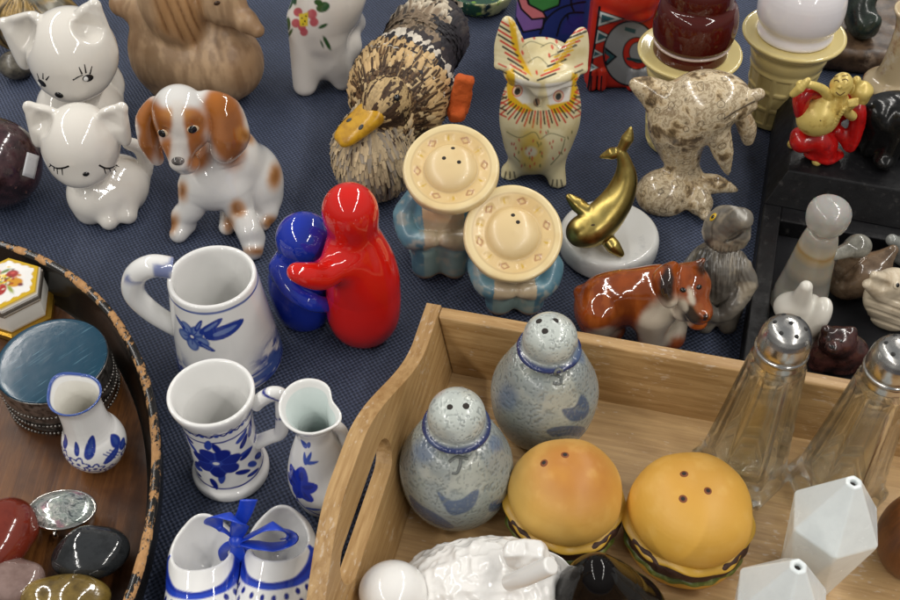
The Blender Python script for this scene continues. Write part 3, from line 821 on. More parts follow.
# ================================================================ hugging shakers
f = Frame(361, 333)
redm = mat('red_glaze', lin(205, 26, 16), .06, coat=.5); bluem = mat('blue_glaze', lin(22, 46, 158), .06, coat=.5)
t = thing('hugging_shaker', 'glossy red rounded ceramic figure hugging the smaller blue one', 'shaker', f.o, 0, 'pair of hugging shakers')
B = Body()
for (x, y, w), k in (((363, 318, 34), .1), ((364, 300, 34), 1.2), ((363, 280, 33), 1.2), ((360, 264, 30), 1.2), ((356, 246, 23), 1.2), ((352, 230, 18), .9)):
    c = f.L(x, y, .0); r = w / 18.6
    B.ell(c, (r, r * .85, 1.9), k=k)
B.ell(f.L(350, 210, -.05), (1.38, 1.32, 1.42), k=.9)
B.path([f.L(340, 262, -.9), f.L(322, 275, -1.9), f.L(308, 275, -2.5), f.L(296, 272, -2.7)], [.85, .74, .62, .46], .8)
V, F = B.cut(.02).mesh(.085, 8); mkmesh('shaker_body', V, F, redm, t)
f2 = Frame(303, 318)
t = thing('hugging_shaker', 'glossy dark blue rounded ceramic figure leaning into the taller red one', 'shaker', f2.o, 0, 'pair of hugging shakers')
B = Body()
for (x, y, w), k in (((304, 309, 26), .1), ((302, 292, 29), 1.2), ((298, 276, 27.5), 1.2), ((300, 260, 21), 1.0)):
    r = w / 18.6; B.ell(f2.L(x, y, 0), (r, r * .85, 1.6), k=k)
B.ell(f2.L(304, 238, -.2), (1.46, 1.38, 1.4), k=.8)
B.path([f2.L(280, 268, -.6), f2.L(292, 289, -1.5), f2.L(312, 302, -1.9), f2.L(327, 305, -1.5)], [.6, .55, .5, .4], .4)
V, F = B.cut(.02).mesh(.085, 8); mkmesh('shaker_body', V, F, bluem, t)
# ================================================================ inside the wooden tray
TFL = TZ + .004
dark = mat('hole_dark', (.02, .015, .012), .8)
def hole(fr, bvh, t, px, py, r, m=None):
    V, F = blob(fr, bvh, px, py, r, r * .95, .05, lift=-.015); mkmesh('shaker_hole', V, F, m or dark, t)

# --- salt glazed stoneware pair
stone = mat('salt_glaze', attr=True, rough=.2, coat=.2)
def stoneware(px, py, pring, ptop, letter, holes, marks, label, bel):
    f = Frame(px, py, TFL)
    zr = f.L(px - (450 - px) * -.0 if False else pring[0], pring[1], 0)[2]; zt = f.L(ptop[0], ptop[1], 0)[2] + .0
    t = thing('stoneware_shaker', label, 'shaker', f.o, 0, 'pair of grey stoneware shakers')
    prof = [(0, .12), (1.4, .12), (1.5, 0), (1.65, .03), (2.1, .4), (bel - .05, 1.2), (bel + .12, .40 * zr), (bel + .08, .56 * zr), (bel - .35, .72 * zr), (1.75, zr - .72), (1.15, zr - .5), (1.02, zr - .3), (1.3, zr - .2), (1.52, zr - .1), (1.52, zr + .08), (1.3, zr + .18), (1.2, zr + .24), (1.3, zr + .6), (1.18, zr + 1.25), (.75, zr + 1.66), (0, zr + 1.8)]
    V, F, A, r, z, Ti = lathe(prof, 320, .04, 2)
    base = lin(142, 148, 142); col = np.tile(base, (len(V), 1))
    n1 = fbm(V, .7, 3); col = pt(col, ss(zr + .15, zr + .35, z), lin(186, 192, 186)); col = pt(col, ss(.42, .62, n1) * .5, lin(138, 144, 146)); col = pt(col, ss(.55, .72, fbm(V, .8, 9)) * .6, lin(176, 176, 164))
    # orange-peel pits
    pn = noise(V, 11.0, 5); pit = ss(.60, .74, pn)
    pits = pit * (.55 + .45 * ss(.4, .6, fbm(V, .5, 14)))
    col = pt(col, pits * .55, lin(84, 92, 94))
    N_ = vnormals(V, F); V = V - N_ * (pits * .028)[:, None]
    zz = np.stack((z * 0, z), 1)
    col = pt(col, .95 * (r > 1.2) * m_line(zz, [(0, zr - .04), (0, zr + .04)], .13, .05), lin(26, 40, 92))
    Q = f.uv(V); front = ss(.0, .2, N_ @ f.w)
    for kind, a in marks:
        if kind == 'l': col = pt(col, .85 * front * m_line(Q, f.qs(a[0]), a[1], .05, 5), lin(52, 72, 108))
        if kind == 'p': col = pt(col, .85 * front * m_poly(Q, catmull(f.qs(a), 4, True), .05) * (1 - .6 * pits), lin(58, 76, 108))
        if kind == 's': col = pt(col, .6 * front * (1 - ss(.2, a[1], np.linalg.norm(Q - f.q(*a[0]), axis=1) + .4 * (fbm(V, 2, 4) - .5))), lin(84, 104, 136))
    mkmesh('shaker_body', V, F, stone, t, col)
    bv = bvh_of(V, F)
    for x, y in holes: hole(f, bv, t, x, y, .16)
    lm = mat('incised_letter', lin(96, 100, 98), .35)
    m_ = MB()
    for st in letter: m_.add(*stroke(f, bv, st, .075, .55, 6))
    m_.build('letter', lm, t)
stoneware(456, 498, (456, 425), (457, 388), [[(449, 462), (457, 457), (468, 459)], [(461, 458), (460, 466), (457, 473), (452, 473)]],
          [(450, 407), (466, 406)],
          [('p', [(439, 492), (450, 500), (461, 499), (471, 492), (477, 491), (474, 503), (466, 511), (452, 514), (444, 504)]),
           ('p', [(412, 495), (424, 505), (438, 513), (454, 525), (446, 527), (430, 520), (416, 508)]), ('p', [(488, 503), (500, 499), (498, 508), (488, 511)]),
           ('s', ((428, 456), .8)), ('s', ((464, 392), .6)), ('s', ((492, 448), .5))], 'grey stoneware shaker marked T with two holes and blue brushed wings', 2.52)
stoneware(541, 424, (546, 348), (546, 311), [[(563, 371), (558, 369), (555, 374), (561, 378), (560, 384), (553, 383)]],
          [(539, 321), (555, 321), (545, 331)],
          [('p', [(560, 411), (572, 408), (578, 397), (584, 402), (586, 412), (580, 420), (568, 421)]),
           ('p', [(546, 430), (560, 426), (582, 427), (580, 436), (566, 435), (552, 436)]),
           ('s', ((510, 400), .9)), ('s', ((536, 318), .5)), ('s', ((575, 362), .5))], 'grey stoneware shaker with three holes standing behind a hamburger shaker', 2.52)

# --- hamburger shakers
bun_m = mat('painted_bun', attr=True, rough=.5, coat=.0, bump=.08, bscale=5)
mats_b = dict(patty=mat('patty', lin(66, 38, 26), .6, mottle=((.03, .015, .01), 4, .45, .7), bump=.9, bscale=5),
              cheese=mat('cheese', lin(206, 164, 60), .4), lettuce=mat('lettuce', lin(92, 104, 38), .4, mottle=(lin(150, 150, 80), 2, .5, .7)))
def burger(px, py, rx, ptop, holes, label, warm, sx=1.0, toast=1.0, edge=(214, 168, 82)):
    f = Frame(px, py, TFL)
    t = thing('hamburger_shaker', label, 'shaker', f.o, 0, 'hamburger shakers')
    H = 4.85
    wv = lambda V, a: V * np.stack((np.ones(len(V)) * sx, np.ones(len(V)), np.ones(len(V))), 1) + np.stack((0 * a, 0 * a, 0 * a), 1)
    def layer(name, prof, m, amp=0, fq=7, ph=0, zamp=0, col=False):
        def md(V, A):
            k = 1 + amp * np.sin(fq * A + ph) + amp * .7 * np.sin((fq * 2 + 1) * A + ph * 2)
            V = V * np.stack((k * sx, k, np.ones_like(k)), 1)
            V[:, 2] += zamp * np.sin(fq * A + ph * 1.7) * np.clip(np.hypot(V[:, 0], V[:, 1]) / rx, 0, 1)
            return V
        V, F, A, r, z, Ti = lathe(prof, 160, .07, mod=md)
        c = None
        if col:
            c = np.tile(lin(*edge), (len(V), 1))
            cn = np.array(warm) ; d = np.linalg.norm((V - cn) / (1, 1, .8), axis=1)
            c = pt(c, ss(3.6, .8, d + .8 * (fbm(V, .6, 3) - .5)) * toast, lin(176, 114, 44)); c = pt(c, ss(.42, .7, fbm(V, .55, 12)) * .3, lin(206, 152, 60))
            c = pt(c, .25 * ss(.5, .8, fbm(V, 1.6, 22)), lin(222, 182, 104))
        o = mkmesh(name, V, F, m, t, c); return V, F, o
    layer('bottom_bun', [(0, 0), (rx - .7, 0), (rx - .2, .2), (rx - .05, .6), (rx - .2, .95), (0, 1.0)], bun_m, .006, 3, 0, 0, True)
    layer('lettuce', [(0, .9), (rx - .3, .82), (rx + .06, .92), (rx + .04, 1.12), (rx - .3, 1.25), (0, 1.25)], mats_b['lettuce'], .02, 9, 1, .08)
    layer('patty', [(0, 1.15), (rx - .25, 1.15), (rx + .06, 1.3), (rx + .06, 1.85), (rx - .2, 2.0), (0, 2.0)], mats_b['patty'], .012, 11, 2, .03)
    layer('cheese', [(0, 1.95), (rx - .2, 1.92), (rx + .10, 1.88), (rx + .1, 2.0), (rx - .3, 2.2), (0, 2.2)], mats_b['cheese'], .03, 4, 1.3, .2)
    V, F, bun = layer('top_bun', [(0, 2.1), (rx - .5, 2.08), (rx - .14, 2.2), (rx - .02, 2.6), (rx - .1, 3.2), (rx - .5, 4.0), (rx - 1.25, 4.6), (.8, H), (0, H)], bun_m, .012, 3, .6, .05, True)
    bv = bvh_of(V, F)
    rim_ = mat('hole_rim', lin(120, 62, 26), .6)
    for x, y in holes:
        Vb, Fb = blob(f, bv, x, y, .20, .18, .05, lift=-.02); hr_ = mkmesh('shaker_hole', Vb, Fb, rim_, bun)
        Vb, Fb = blob(f, bv, x, y, .13, .12, .06, lift=-.015); mkmesh('shaker_hole', Vb, Fb, dark, bun)
burger(561, 524, 2.62, (558, 440), [(544, 463), (565, 455)], 'hamburger shaker with two holes in its bun beside the stoneware shakers', (.5, -.2, 4.6), 1, .95, (214, 174, 90))
burger(681, 541, 2.78, (685, 450), [(684, 474), (708, 491), (683, 499)], 'hamburger shaker with three holes in its bun beside a glass shaker', (.2, .8, 4.6), 1, .35, (212, 164, 68))

# --- glass shakers with steel caps
glass = bpy.data.materials.new('clear_glass'); glass.use_nodes = True
b = glass.node_tree.nodes['Principled BSDF']; b.inputs['Base Color'].default_value = (.975, .985, .935, 1); b.inputs['Transmission Weight'].default_value = 1; b.inputs['Roughness'].default_value = .0; b.inputs['IOR'].default_value = 1.36
steel = mat('brushed_steel', (.50, .49, .47), .26, metal=1, rvar=.08)
b.inputs['IOR'].default_value = 1.45
gn = glass.node_tree.nodes; gl_ = glass.node_tree.links; tp = gn.new('ShaderNodeBsdfTransparent'); tp.inputs[0].default_value = (.982, .985, .945, 1)
gg = gn.new('ShaderNodeBsdfGlossy'); gg.inputs['Roughness'].default_value = .03; gw = gn.new('ShaderNodeLayerWeight'); gw.inputs[0].default_value = .5; gp = gn.new('ShaderNodeMath'); gp.operation = 'POWER'; gp.inputs[1].default_value = 2.0; gl_.new(gw.outputs['Facing'], gp.inputs[0]); gf = gn.new('ShaderNodeMath'); gf.operation = 'MULTIPLY_ADD'; gf.inputs[1].default_value = .95; gf.inputs[2].default_value = .05; gl_.new(gp.outputs[0], gf.inputs[0])
tr = gn.new('ShaderNodeMixShader'); gl_.new(gf.outputs[0], tr.inputs[0]); gl_.new(tp.outputs[0], tr.inputs[1]); gl_.new(gg.outputs[0], tr.inputs[2])
gm = gn.new('ShaderNodeMixShader'); gm.inputs[0].default_value = .22
glass.node_tree.links.new(b.outputs[0], gm.inputs[1]); glass.node_tree.links.new(tr.outputs[0], gm.inputs[2]); glass.node_tree.links.new(gm.outputs[0], gn['Material Output'].inputs['Surface'])
def glass_shaker(base, capc, label, rz):
    f = Frame(*base, TFL)
    H = f.L(capc[0], capc[1], 0)[2]
    t = thing('glass_shaker', label, 'shaker', f.o, rz, 'glass shakers with steel caps')
    n = 6
    def oct_(r, z, bulge=.0, m=12):
        V = []
        for i in range(n):
            a0 = i * 2 * math.pi / n; a1 = a0 + 2 * math.pi / n
            p0 = np.array((math.sin(a0), -math.cos(a0))); p1 = np.array((math.sin(a1), -math.cos(a1)))
            for j in range(m):
                u = j / m; p = p0 + (p1 - p0) * u
                rr = np.linalg.norm(p); flat = p / rr
                q = p * (1 - bulge) + flat * bulge
                V.append((q[0] * r, q[1] * r, z))
        return V
    zt = H - .85
    # outside: foot, hollow-ground tapering panels, round neck; inside: round bore with thick base
    rows = [oct_(.02, .25), oct_(1.3, .22), oct_(1.75, .05), oct_(2.12, 0), oct_(2.32, .12), oct_(2.36, .35), oct_(2.36, .8), oct_(2.28, .98), oct_(2.08, 1.2)]
    for k in np.linspace(0, 1, 14): rows.append(oct_(2.02 - .74 * k ** .9, 1.4 + (zt - 1.9) * k, -.20 * (1 - k * .4)))
    rows += [oct_(1.27, zt - .32, .3), oct_(1.22, zt - .16, .8), oct_(1.02, zt - .04, 1), oct_(.96, zt + .3, 1), oct_(.9, zt + .32, 1), oct_(.84, zt + .1, 1)]
    for k in np.linspace(0, 1, 10): rows.append(oct_(.98 + .62 * k, zt - .6 - (zt - 2.0) * k, 1 - .6 * k))
    rows += [oct_(1.3, 1.2, .3), oct_(.8, 1.08, .5), oct_(.02, 1.05, 1)]
    m = n * 12; V = np.array([p for r in rows for p in r])
    mkmesh('glass_body', V, grid_faces(len(rows), m), glass, t)
    prof = [(0, zt + .35), (.9, zt + .33), (.98, zt + .05), (1.08, zt + .02), (1.1, zt + .1), (1.07, zt + .5), (1.15, zt + .54), (1.15, zt + .66), (1.05, zt + .72), (1.1, zt + .85), (1.1, zt + 1.15), (1.03, zt + 1.6), (.8, zt + 2.0), (.42, zt + 2.2), (0, zt + 2.25)]
    V, F, *_ = lathe(prof, 96, .05, 1); cap = mkmesh('steel_cap', V, F, steel, t)
    bm_ = mat('cap_hole', (.01, .01, .01), .6)
    for i in range(7):
        a = i * 2 * math.pi / 6; rr = .62 if i < 6 else 0
        z = zt + (2.08 if i < 6 else 2.24)
        nrm = np.array((math.sin(a) * .45 * (rr > 0), -math.cos(a) * .45 * (rr > 0), 1.0))
        V, F = sphere((math.sin(a) * rr, -math.cos(a) * rr, z), (.1, .1, .06), 14, 8, basis(nrm)); mkmesh('cap_hole', V, F, bm_, cap)
glass_shaker((738, 472), (776, 345), 'glass shaker with a steel cap standing directly behind a hamburger shaker', 12)
glass_shaker((833, 489), (890, 366), 'glass shaker with a steel cap at the far right behind the white faceted shakers', 10)

# --- white faceted pair
fac = mat('white_faceted', lin(222, 228, 228), .2, sss=.1, mottle=(lin(208, 214, 215), .6, .45, .8), bump=.12, bscale=4, rvar=.1)
def faceted(px, py, tip, label, rz, rs):
    f = Frame(px, py, TFL); H = f.L(*tip, 0)[2]
    t = thing('faceted_shaker', label, 'shaker', f.o, rz, 'white faceted shakers')
    rows = []
    n = 6
    for r, z, ph in ((1.0, .0, 0), (1.25, .02, 0), (rs, H - 2.75, .5), (.40, H - .12, .5), (.34, H, .5), (.16, H, .5), (.15, H - .5, .5)):
        rows.append([(r * math.sin((i + ph) * 2 * math.pi / n), -r * math.cos((i + ph) * 2 * math.pi / n), z) for i in range(n)])
    V = np.array([p for r in rows for p in r]); F = []
    F.append(tuple(range(n))[::-1])
    for k in range(len(rows) - 1):
        for i in range(n):
            j = (i + 1) % n; a, b_, c, d = k * n + i, k * n + j, (k + 1) * n + j, (k + 1) * n + i
            if k == 1:      # facets twist here: triangles
                F += [(a, b_, d), (b_, c, d)]
            else: F.append((a, b_, c, d))
    F.append(tuple((len(rows) - 1) * n + i for i in range(n)))
    o = mkmesh('shaker_body', V, F, fac, t, smooth=False); bevel(o, .0012, 3, 8)
    V, F = sphere((0, 0, H - .3), (.15, .15, .12), 14, 8); mkmesh('shaker_hole', V, F, dark, t)
faceted(806, 577, (845, 482), 'taller-looking white faceted shaker in front of the right glass shaker', 16, 1.95)
faceted(755, 655, (793, 566), 'white faceted shaker nearest the bottom edge of the picture', 14, 1.95)

# --- brown turned wood shaker, black shaker, white pot
f = Frame(906, 560, TFL)
V, F, *_ = lathe([(0, 0), (1.1, 0), (1.25, .1), (1.75, 1.2), (1.85, 2.3), (1.55, 3.5), (1.0, 4.1), (0, 4.3)], 80, .1)
o = mkmesh('wooden_shaker', V, F, wood_mat('turned_wood', lin(84, 46, 20), lin(122, 74, 36), 2, .3)); o.location = tuple(f.o)
tag(o, 'rounded brown turned wood shaker at the right end of the wooden tray', 'shaker')

f = Frame(600, 632, TFL)
t = thing('black_shaker', 'glossy black pointed shaker between the white pot and a hamburger shaker', 'shaker', f.o)
B = Body().ell((0, 0, 1.6), (2.7, 2.1, 2.2), k=.3).ell(f.L(599, 594, 0), (1.75, 1.5, 1.6), k=1.0).ell(f.L(597, 574, 0), (.7, .7, .85), k=1.3)
V, F = B.cut(.02).mesh(.075, 6); mkmesh('shaker_body', V, F, mat('black_glaze', (.004, .003, .003), .08, spec=.25), t)

f = Frame(470, 622, TFL)
wg = mat('white_glaze', lin(228, 226, 222), .12, coat=.2, sss=.05)
t = thing('sheep_pot', 'white glazed sheep-shaped pot with a bumpy fleece lid at the bottom edge of the tray', 'pot', f.o)
B = Body().ell(f.L(474, 604, 0), (3.5, 2.8, 1.95), k=.4).ell(f.L(498, 583, .3), (2.9, 1.9, 1.6), k=.8).ell(f.L(528, 556, .3), (1.1, .7, .6), (0, 28, 0), k=.8).ell((0, 0, 1.2), (3.6, 2.9, 1.6), k=.5)
B.cap(f.L(518, 581, -1.15), f.L(500, 581, -.6), .4, .4, .2, 's')
def fleece(V):
    n1 = np.abs(noise(V, 1.5, 3) - .5) * 2; n2 = np.abs(noise(V, 2.9, 8) - .5) * 2
    return (.15 * (1 - n1) ** 2 + .09 * (1 - n2) ** 2) * ss(.8, 2, V[:, 2]) - .10
V, F = B.cut(.02).mesh(.075, 5, fleece); mkmesh('pot_body', relax(V, F, 3), F, wg, t)
B = Body().ell(f.L(393, 592, -.2), (1.42, 1.3, 1.3), k=.3).ell(f.L(408, 600, -.2), (1.0, 1.0, .9), k=.6); V, F = B.mesh(.08, 4); mkmesh('head', V, F, wg, t)
V, F, *_ = lathe([(0, .0), (1.2, 0), (1.55, .3), (1.75, 1.2), (1.68, 1.3), (1.5, .9), (0, .5)], 70, .07)
V = V * (.85, .8, 1) + f.L(538, 590, -.1) - np.array((0, 0, .4)); mkmesh('dish', V, F, wg, t)
sp_ = Frame(530, 600, TFL)
V, F = tube([f.L(508, 583, -1.1), f.L(525, 577, -1.35), f.L(552, 565, -1.5)], [.34, .37, .36], 22)
o = mkmesh('spoon', V - f.L(508, 583, -1.1), F, wg); o.location = tuple(f.o + f.L(508, 583, -1.1)); bevel(o, .001, 3, 50)
tag(o, 'short white ceramic spoon handle sticking out of the sheep-shaped pot', 'spoon')

# ================================================================ inside the lacquer tray
FL2 = .606
f = Frame(66, 393, FL2)
H = f.L(57, 360, 0)[2]; rr = 2.78
t = thing('round_box', 'round metal box with a shiny dark teal lid in the lacquer tray', 'box', f.o)
silv = mat('dull_silver', (.28, .26, .24), .35, metal=.9, mottle=((.05, .045, .04), 3, .45, .65))
prof = [(0, 0), (rr - .35, 0), (rr - .2, .1), (rr - .25, .25), (rr - .15, .3), (rr - .15, .8), (rr - .05, .85), (rr - .05, H * .55), (rr + .02, H * .58), (rr + .02, H - .35), (rr - .03, H - .3), (rr, H - .15), (rr, H - .04), (rr - .1, H), (rr - .2, H - .03), (0, H - .03)]
V, F, *_ = lathe(prof, 140, .05, 1); mkmesh('box_body', V, F, silv, t)
m_ = MB()
for zz in (.28, .84, H * .56):
    for i in range(88):
        a = i * 2 * math.pi / 88; m_.add(*sphere((math.sin(a) * (rr + .0), -math.cos(a) * (rr + .0), zz), .085, 8, 6))
m_.build('beading', silv, t)
teal = bpy.data.materials.new('streaked_teal'); teal.use_nodes = True
N = teal.node_tree.nodes; L = teal.node_tree.links; b = N['Principled BSDF']; b.inputs['Roughness'].default_value = .2
tc = N.new('ShaderNodeTexCoord'); mq = N.new('ShaderNodeMapping'); mq.inputs['Rotation'].default_value = (0, 0, R(-48)); L.new(tc.outputs['Object'], mq.inputs[0]); mp = N.new('ShaderNodeMapping'); mp.inputs['Scale'].default_value = (60, 800, 100); L.new(mq.outputs[0], mp.inputs[0])
nz = N.new('ShaderNodeTexNoise'); nz.inputs['Scale'].default_value = 1; nz.inputs['Detail'].default_value = 4; L.new(mp.outputs[0], nz.inputs[0])
mr = N.new('ShaderNodeMapRange'); mr.inputs[1].default_value = .60; mr.inputs[2].default_value = .78; L.new(nz.outputs['Fac'], mr.inputs[0])
mx = N.new('ShaderNodeMix'); mx.data_type = 'RGBA'; L.new(mr.outputs[0], mx.inputs[0]); mx.inputs[6].default_value = (*lin(24, 62, 82), 1); mx.inputs[7].default_value = (*lin(92, 130, 146), 1); L.new(mx.outputs[2], b.inputs['Base Color'])
bp = N.new('ShaderNodeBump'); bp.inputs['Strength'].default_value = .5; bp.inputs['Distance'].default_value = .0003; n9 = N.new('ShaderNodeTexNoise'); n9.inputs['Scale'].default_value = 120; n9.inputs['Detail'].default_value = 4; L.new(tc.outputs['Object'], n9.inputs[0]); L.new(n9.outputs['Fac'], bp.inputs['Height']); L.new(bp.outputs['Normal'], b.inputs['Normal'])
V, F, *_ = lathe([(0, H + .16), (1.4, H + .15), (2.4, H + .12), (rr - .02, H + .06), (rr - .0, H + .01), (0, H + .005)][::-1], 120, .08, 1); mkmesh('lid', V, F, teal, t)

# hexagonal porcelain box
f = Frame(18, 312, FL2); H = f.L(17, 282, 0)[2] + .1
t = thing('hexagonal_box', 'hexagonal porcelain trinket box with fruit and flowers painted on its lid', 'box', f.o, 0)
def hexa(name, rows, m, fn=None, par=None, rz=0, mm=14):
    V = []
    for r, z in rows:
        for i in range(6):
            a0, a1 = R(60 * i + rz), R(60 * (i + 1) + rz); p0 = np.array((math.sin(a0), -math.cos(a0))); p1 = np.array((math.sin(a1), -math.cos(a1)))
            for j in range(mm): p = p0 + (p1 - p0) * j / mm; V.append((p[0] * r, p[1] * r, z))
    V = np.array(V); return mkmesh(name, V, grid_faces(len(rows), 6 * mm), m, par or t, fn(V) if fn else None, smooth=False)
gold = mat('dull_brass', lin(176, 136, 48), .35, metal=.85); pew = mat('worn_metal', (.22, .19, .16), .38, metal=.9)
porc = mat('painted_porcelain', attr=True, rough=.1)
hexa('gilt_base', [(.02, .0), (2.25, 0), (2.3, .08), (2.3, .4), (2.1, .45), (.02, .46)], gold, None, t, 10)
hexa('box_body', [(.02, .46), (1.95, .46), (2.0, .6), (2.0, H - .85), (1.95, H - .75), (.02, H - .74)], porc, lambda V: np.tile(lin(225, 222, 214), (len(V), 1)), t, 10)
hexa('hinge_band', [(.02, H - .8), (2.08, H - .8), (2.12, H - .72), (2.06, H - .64), (2.12, H - .56), (2.08, H - .48), (.02, H - .47)], pew, None, t, 10)
def lidpaint(V):
    c = np.tile(lin(226, 224, 220), (len(V), 1)); Q = V[:, :2]; P3_ = V
    top = (V[:, 2] > H - .2).astype(float)
    hr = np.max([np.abs(Q @ np.array((math.sin(R(60 * i + 40)), -math.cos(R(60 * i + 40))))) for i in range(3)], 0)
    c = pt(c, top * ss(1.40, 1.46, hr + .05 * np.sin(18 * np.arctan2(Q[:, 1], Q[:, 0]))), lin(196, 160, 34))
    for p, a, b_, an, cl in (((-.2, .1), .55, .4, 20, (214, 180, 40)), ((.3, .55), .33, .3, 0, (150, 34, 28)), ((.6, -.1), .42, .34, 10, (198, 140, 44)), ((0, -.65), .3, .42, 0, (160, 44, 40)), ((-.6, .6), .3, .25, 0, (196, 110, 110)),
                             ((-.15, .75), .3, .12, 40, (96, 120, 50)), ((.5, -.6), .35, .1, -50, (140, 150, 60)), ((-.7, -.3), .4, .2, 30, (200, 160, 60)), ((-.35, .25), .12, .12, 0, (150, 100, 20)), ((.05, .1), .1, .1, 0, (150, 100, 20)), ((.85, .4), .2, .16, 0, (230, 225, 220)), ((.95, -.25), .14, .12, 0, (110, 50, 60)), ((.3, .62), .12, .1, 0, (190, 70, 60))):
        c = pt(c, top * m_ell(Q, p, a, b_, an, .06), lin(*cl))
    rq = np.random.default_rng(12)
    for k in range(34):
        p = rq.normal(0, .42, 2); cl = ((150, 40, 34), (210, 176, 60), (110, 128, 60), (224, 214, 190), (90, 60, 40), (190, 120, 50))[k % 6]
        c = pt(c, .85 * top * m_ell(Q, p, rq.uniform(.05, .13), rq.uniform(.05, .1), rq.uniform(0, 180), .04), lin(*cl))
    return c
hexa('lid', [(.02, H - .47), (2.0, H - .47), (2.02, H - .3), (1.92, H - .14)] + [(1.9 * k, H - .12 + .12 * (1 - k ** 2)) for k in np.linspace(1, .01, 34)], porc, lidpaint, t, 10)

# oval abalone box
f = Frame(68, 522, FL2)
t = thing('pill_box', 'small oval silver box with an iridescent shell lid in the lacquer tray', 'box', f.o)
chrome = mat('polished_silver', (.62, .60, .56), .14, metal=1)
H = 1.55
def oval(prof, rz=3, s=.66):
    V, F, A, r, z, Ti = lathe(prof, 120, .05, 1); V = V * (1, s, 1); return V, F
V, F = oval([(0, 0), (1.2, 0), (1.35, .1), (1.4, .5), (1.35, .75), (1.5, .8), (1.5, .95), (1.45, 1.0), (0, 1.0)]); mkmesh('box_body', V, F, chrome, t)
ab = bpy.data.materials.new('abalone_shell'); ab.use_nodes = True
N = ab.node_tree.nodes; L = ab.node_tree.links; b = N['Principled BSDF']; b.inputs['Roughness'].default_value = .12; b.inputs['Metallic'].default_value = .45; b.inputs['Coat Weight'].default_value = .8
tc = N.new('ShaderNodeTexCoord'); mp = N.new('ShaderNodeMapping'); mp.inputs['Scale'].default_value = (100, 140, 100); L.new(tc.outputs['Object'], mp.inputs[0])
wv = N.new('ShaderNodeTexNoise'); wv.inputs['Scale'].default_value = .9; wv.inputs['Distortion'].default_value = 2.6; wv.inputs['Detail'].default_value = 6; wv.inputs['Roughness'].default_value = .6; L.new(mp.outputs[0], wv.inputs[0])
cr = N.new('ShaderNodeValToRGB'); L.new(wv.outputs['Fac'], cr.inputs[0]); e = cr.color_ramp.elements
e[0].position = 0; e[0].color = (.12, .13, .13, 1); e[1].position = 1; e[1].color = (.66, .66, .62, 1)
for p, c in ((.36, (.10, .11, .12)), (.43, (.5, .5, .5)), (.48, (.16, .19, .18)), (.53, (.70, .66, .66)), (.58, (.3, .34, .31)), (.64, (.75, .74, .7))): x = e.new(p); x.color = (*c, 1)
n2 = N.new('ShaderNodeTexNoise'); n2.inputs['Scale'].default_value = 1.1; L.new(mp.outputs[0], n2.inputs[0])
r2 = N.new('ShaderNodeValToRGB'); L.new(n2.outputs['Fac'], r2.inputs[0]); e = r2.color_ramp.elements; e[0].position = .4; e[0].color = (.75, .85, .8, 1); e[1].position = .64; e[1].color = (1, .55, .68, 1); x = e.new(.55); x.color = (.95, .95, .9, 1)
mx = N.new('ShaderNodeMix'); mx.data_type = 'RGBA'; mx.blend_type = 'MULTIPLY'; mx.inputs[0].default_value = .9; L.new(cr.outputs[0], mx.inputs[6]); L.new(r2.outputs[0], mx.inputs[7]); L.new(mx.outputs[2], b.inputs['Base Color'])
V, F = oval([(0, 1.62), (.7, 1.58), (1.3, 1.35), (1.56, 1.08), (1.56, 1.0), (0, 1.0)][::-1])
lid = mkmesh('lid', V + np.array((0, 0, .012)), F, ab, t)
V, F = tube([(1.53 * math.sin(a), -1.53 * .66 * math.cos(a), 1.06) for a in np.linspace(0, 2 * math.pi, 60, endpoint=False)], .085, 10, closed=True, sub=1); mkmesh('lid_rim', V, F, chrome, lid)
V, F = sphere((-.1, -1.12, .72), (.14, .18, .28)); mkmesh('clasp', V, F, chrome, lid)

# polished stones
def pebble(px, py, r, rt, m, label, seed, dent=.75, ztop=None):
    f = Frame(px, py, FL2); r = np.array(r)
    V, F = Body().ell((0, 0, r[2] * .92), r, rt).mesh(max(r) / 26, 2)
    V = V * (1 + .0 * V); V = V + vnormals(V, F) * (dent * (fbm(V, .45, seed, 2) - .5))[:, None]; V = relax(V, F, 10)
    V[:, 2] -= V[:, 2].min()
    o = mkmesh('polished_stone', V, F, m); o.location = tuple(f.o); tag(o, label, 'stone', 'polished stones in the lacquer tray')
pebble(97, 566, (1.75, 1.3, 1.0), (0, 0, 12), mat('black_stone', (.022, .024, .026), .1, mottle=[((.007, .008, .009), .8, .42, .6), ((.22, .22, .21), 1.0, .66, .72)], coat=.4, rvar=.05, bump=.2, bscale=2), 'glossy black polished stone beside the tray rim', 3)
pebble(4, 550, (1.75, 2.0, 1.3), (0, 0, -20), mat('red_stone', lin(112, 42, 28), .12, mottle=[(lin(90, 28, 18), .7, .45, .7), (lin(190, 110, 80), .5, .66, .72)], coat=.4), 'brick red polished stone at the left edge', 5)
pebble(14, 592, (1.75, 1.25, 1.0), (0, 0, 14), mat('rose_quartz', lin(168, 142, 134), .1, trans=.35, mottle=(lin(110, 84, 76), .6, .4, .7), coat=.5), 'pale translucent polished stone in front of the red one', 8)
pebble(72, 606, (2.0, 1.1, .9), (0, 0, 4), mat('olive_stone', lin(128, 106, 52), .1, mottle=[(lin(74, 58, 26), .5, .42, .6), (lin(170, 146, 88), .8, .6, .75)], coat=.5), 'olive brown polished stone in front of the black one', 11)
# ================================================================ animals and figurines on the cloth
black = mat('black_enamel', (.008, .008, .008), .12, coat=.3)
wht_e = mat('white_enamel', (.8, .8, .78), .12)
catg = mat('cream_white_glaze', lin(222, 217, 208), .07, coat=.35, sss=.03)

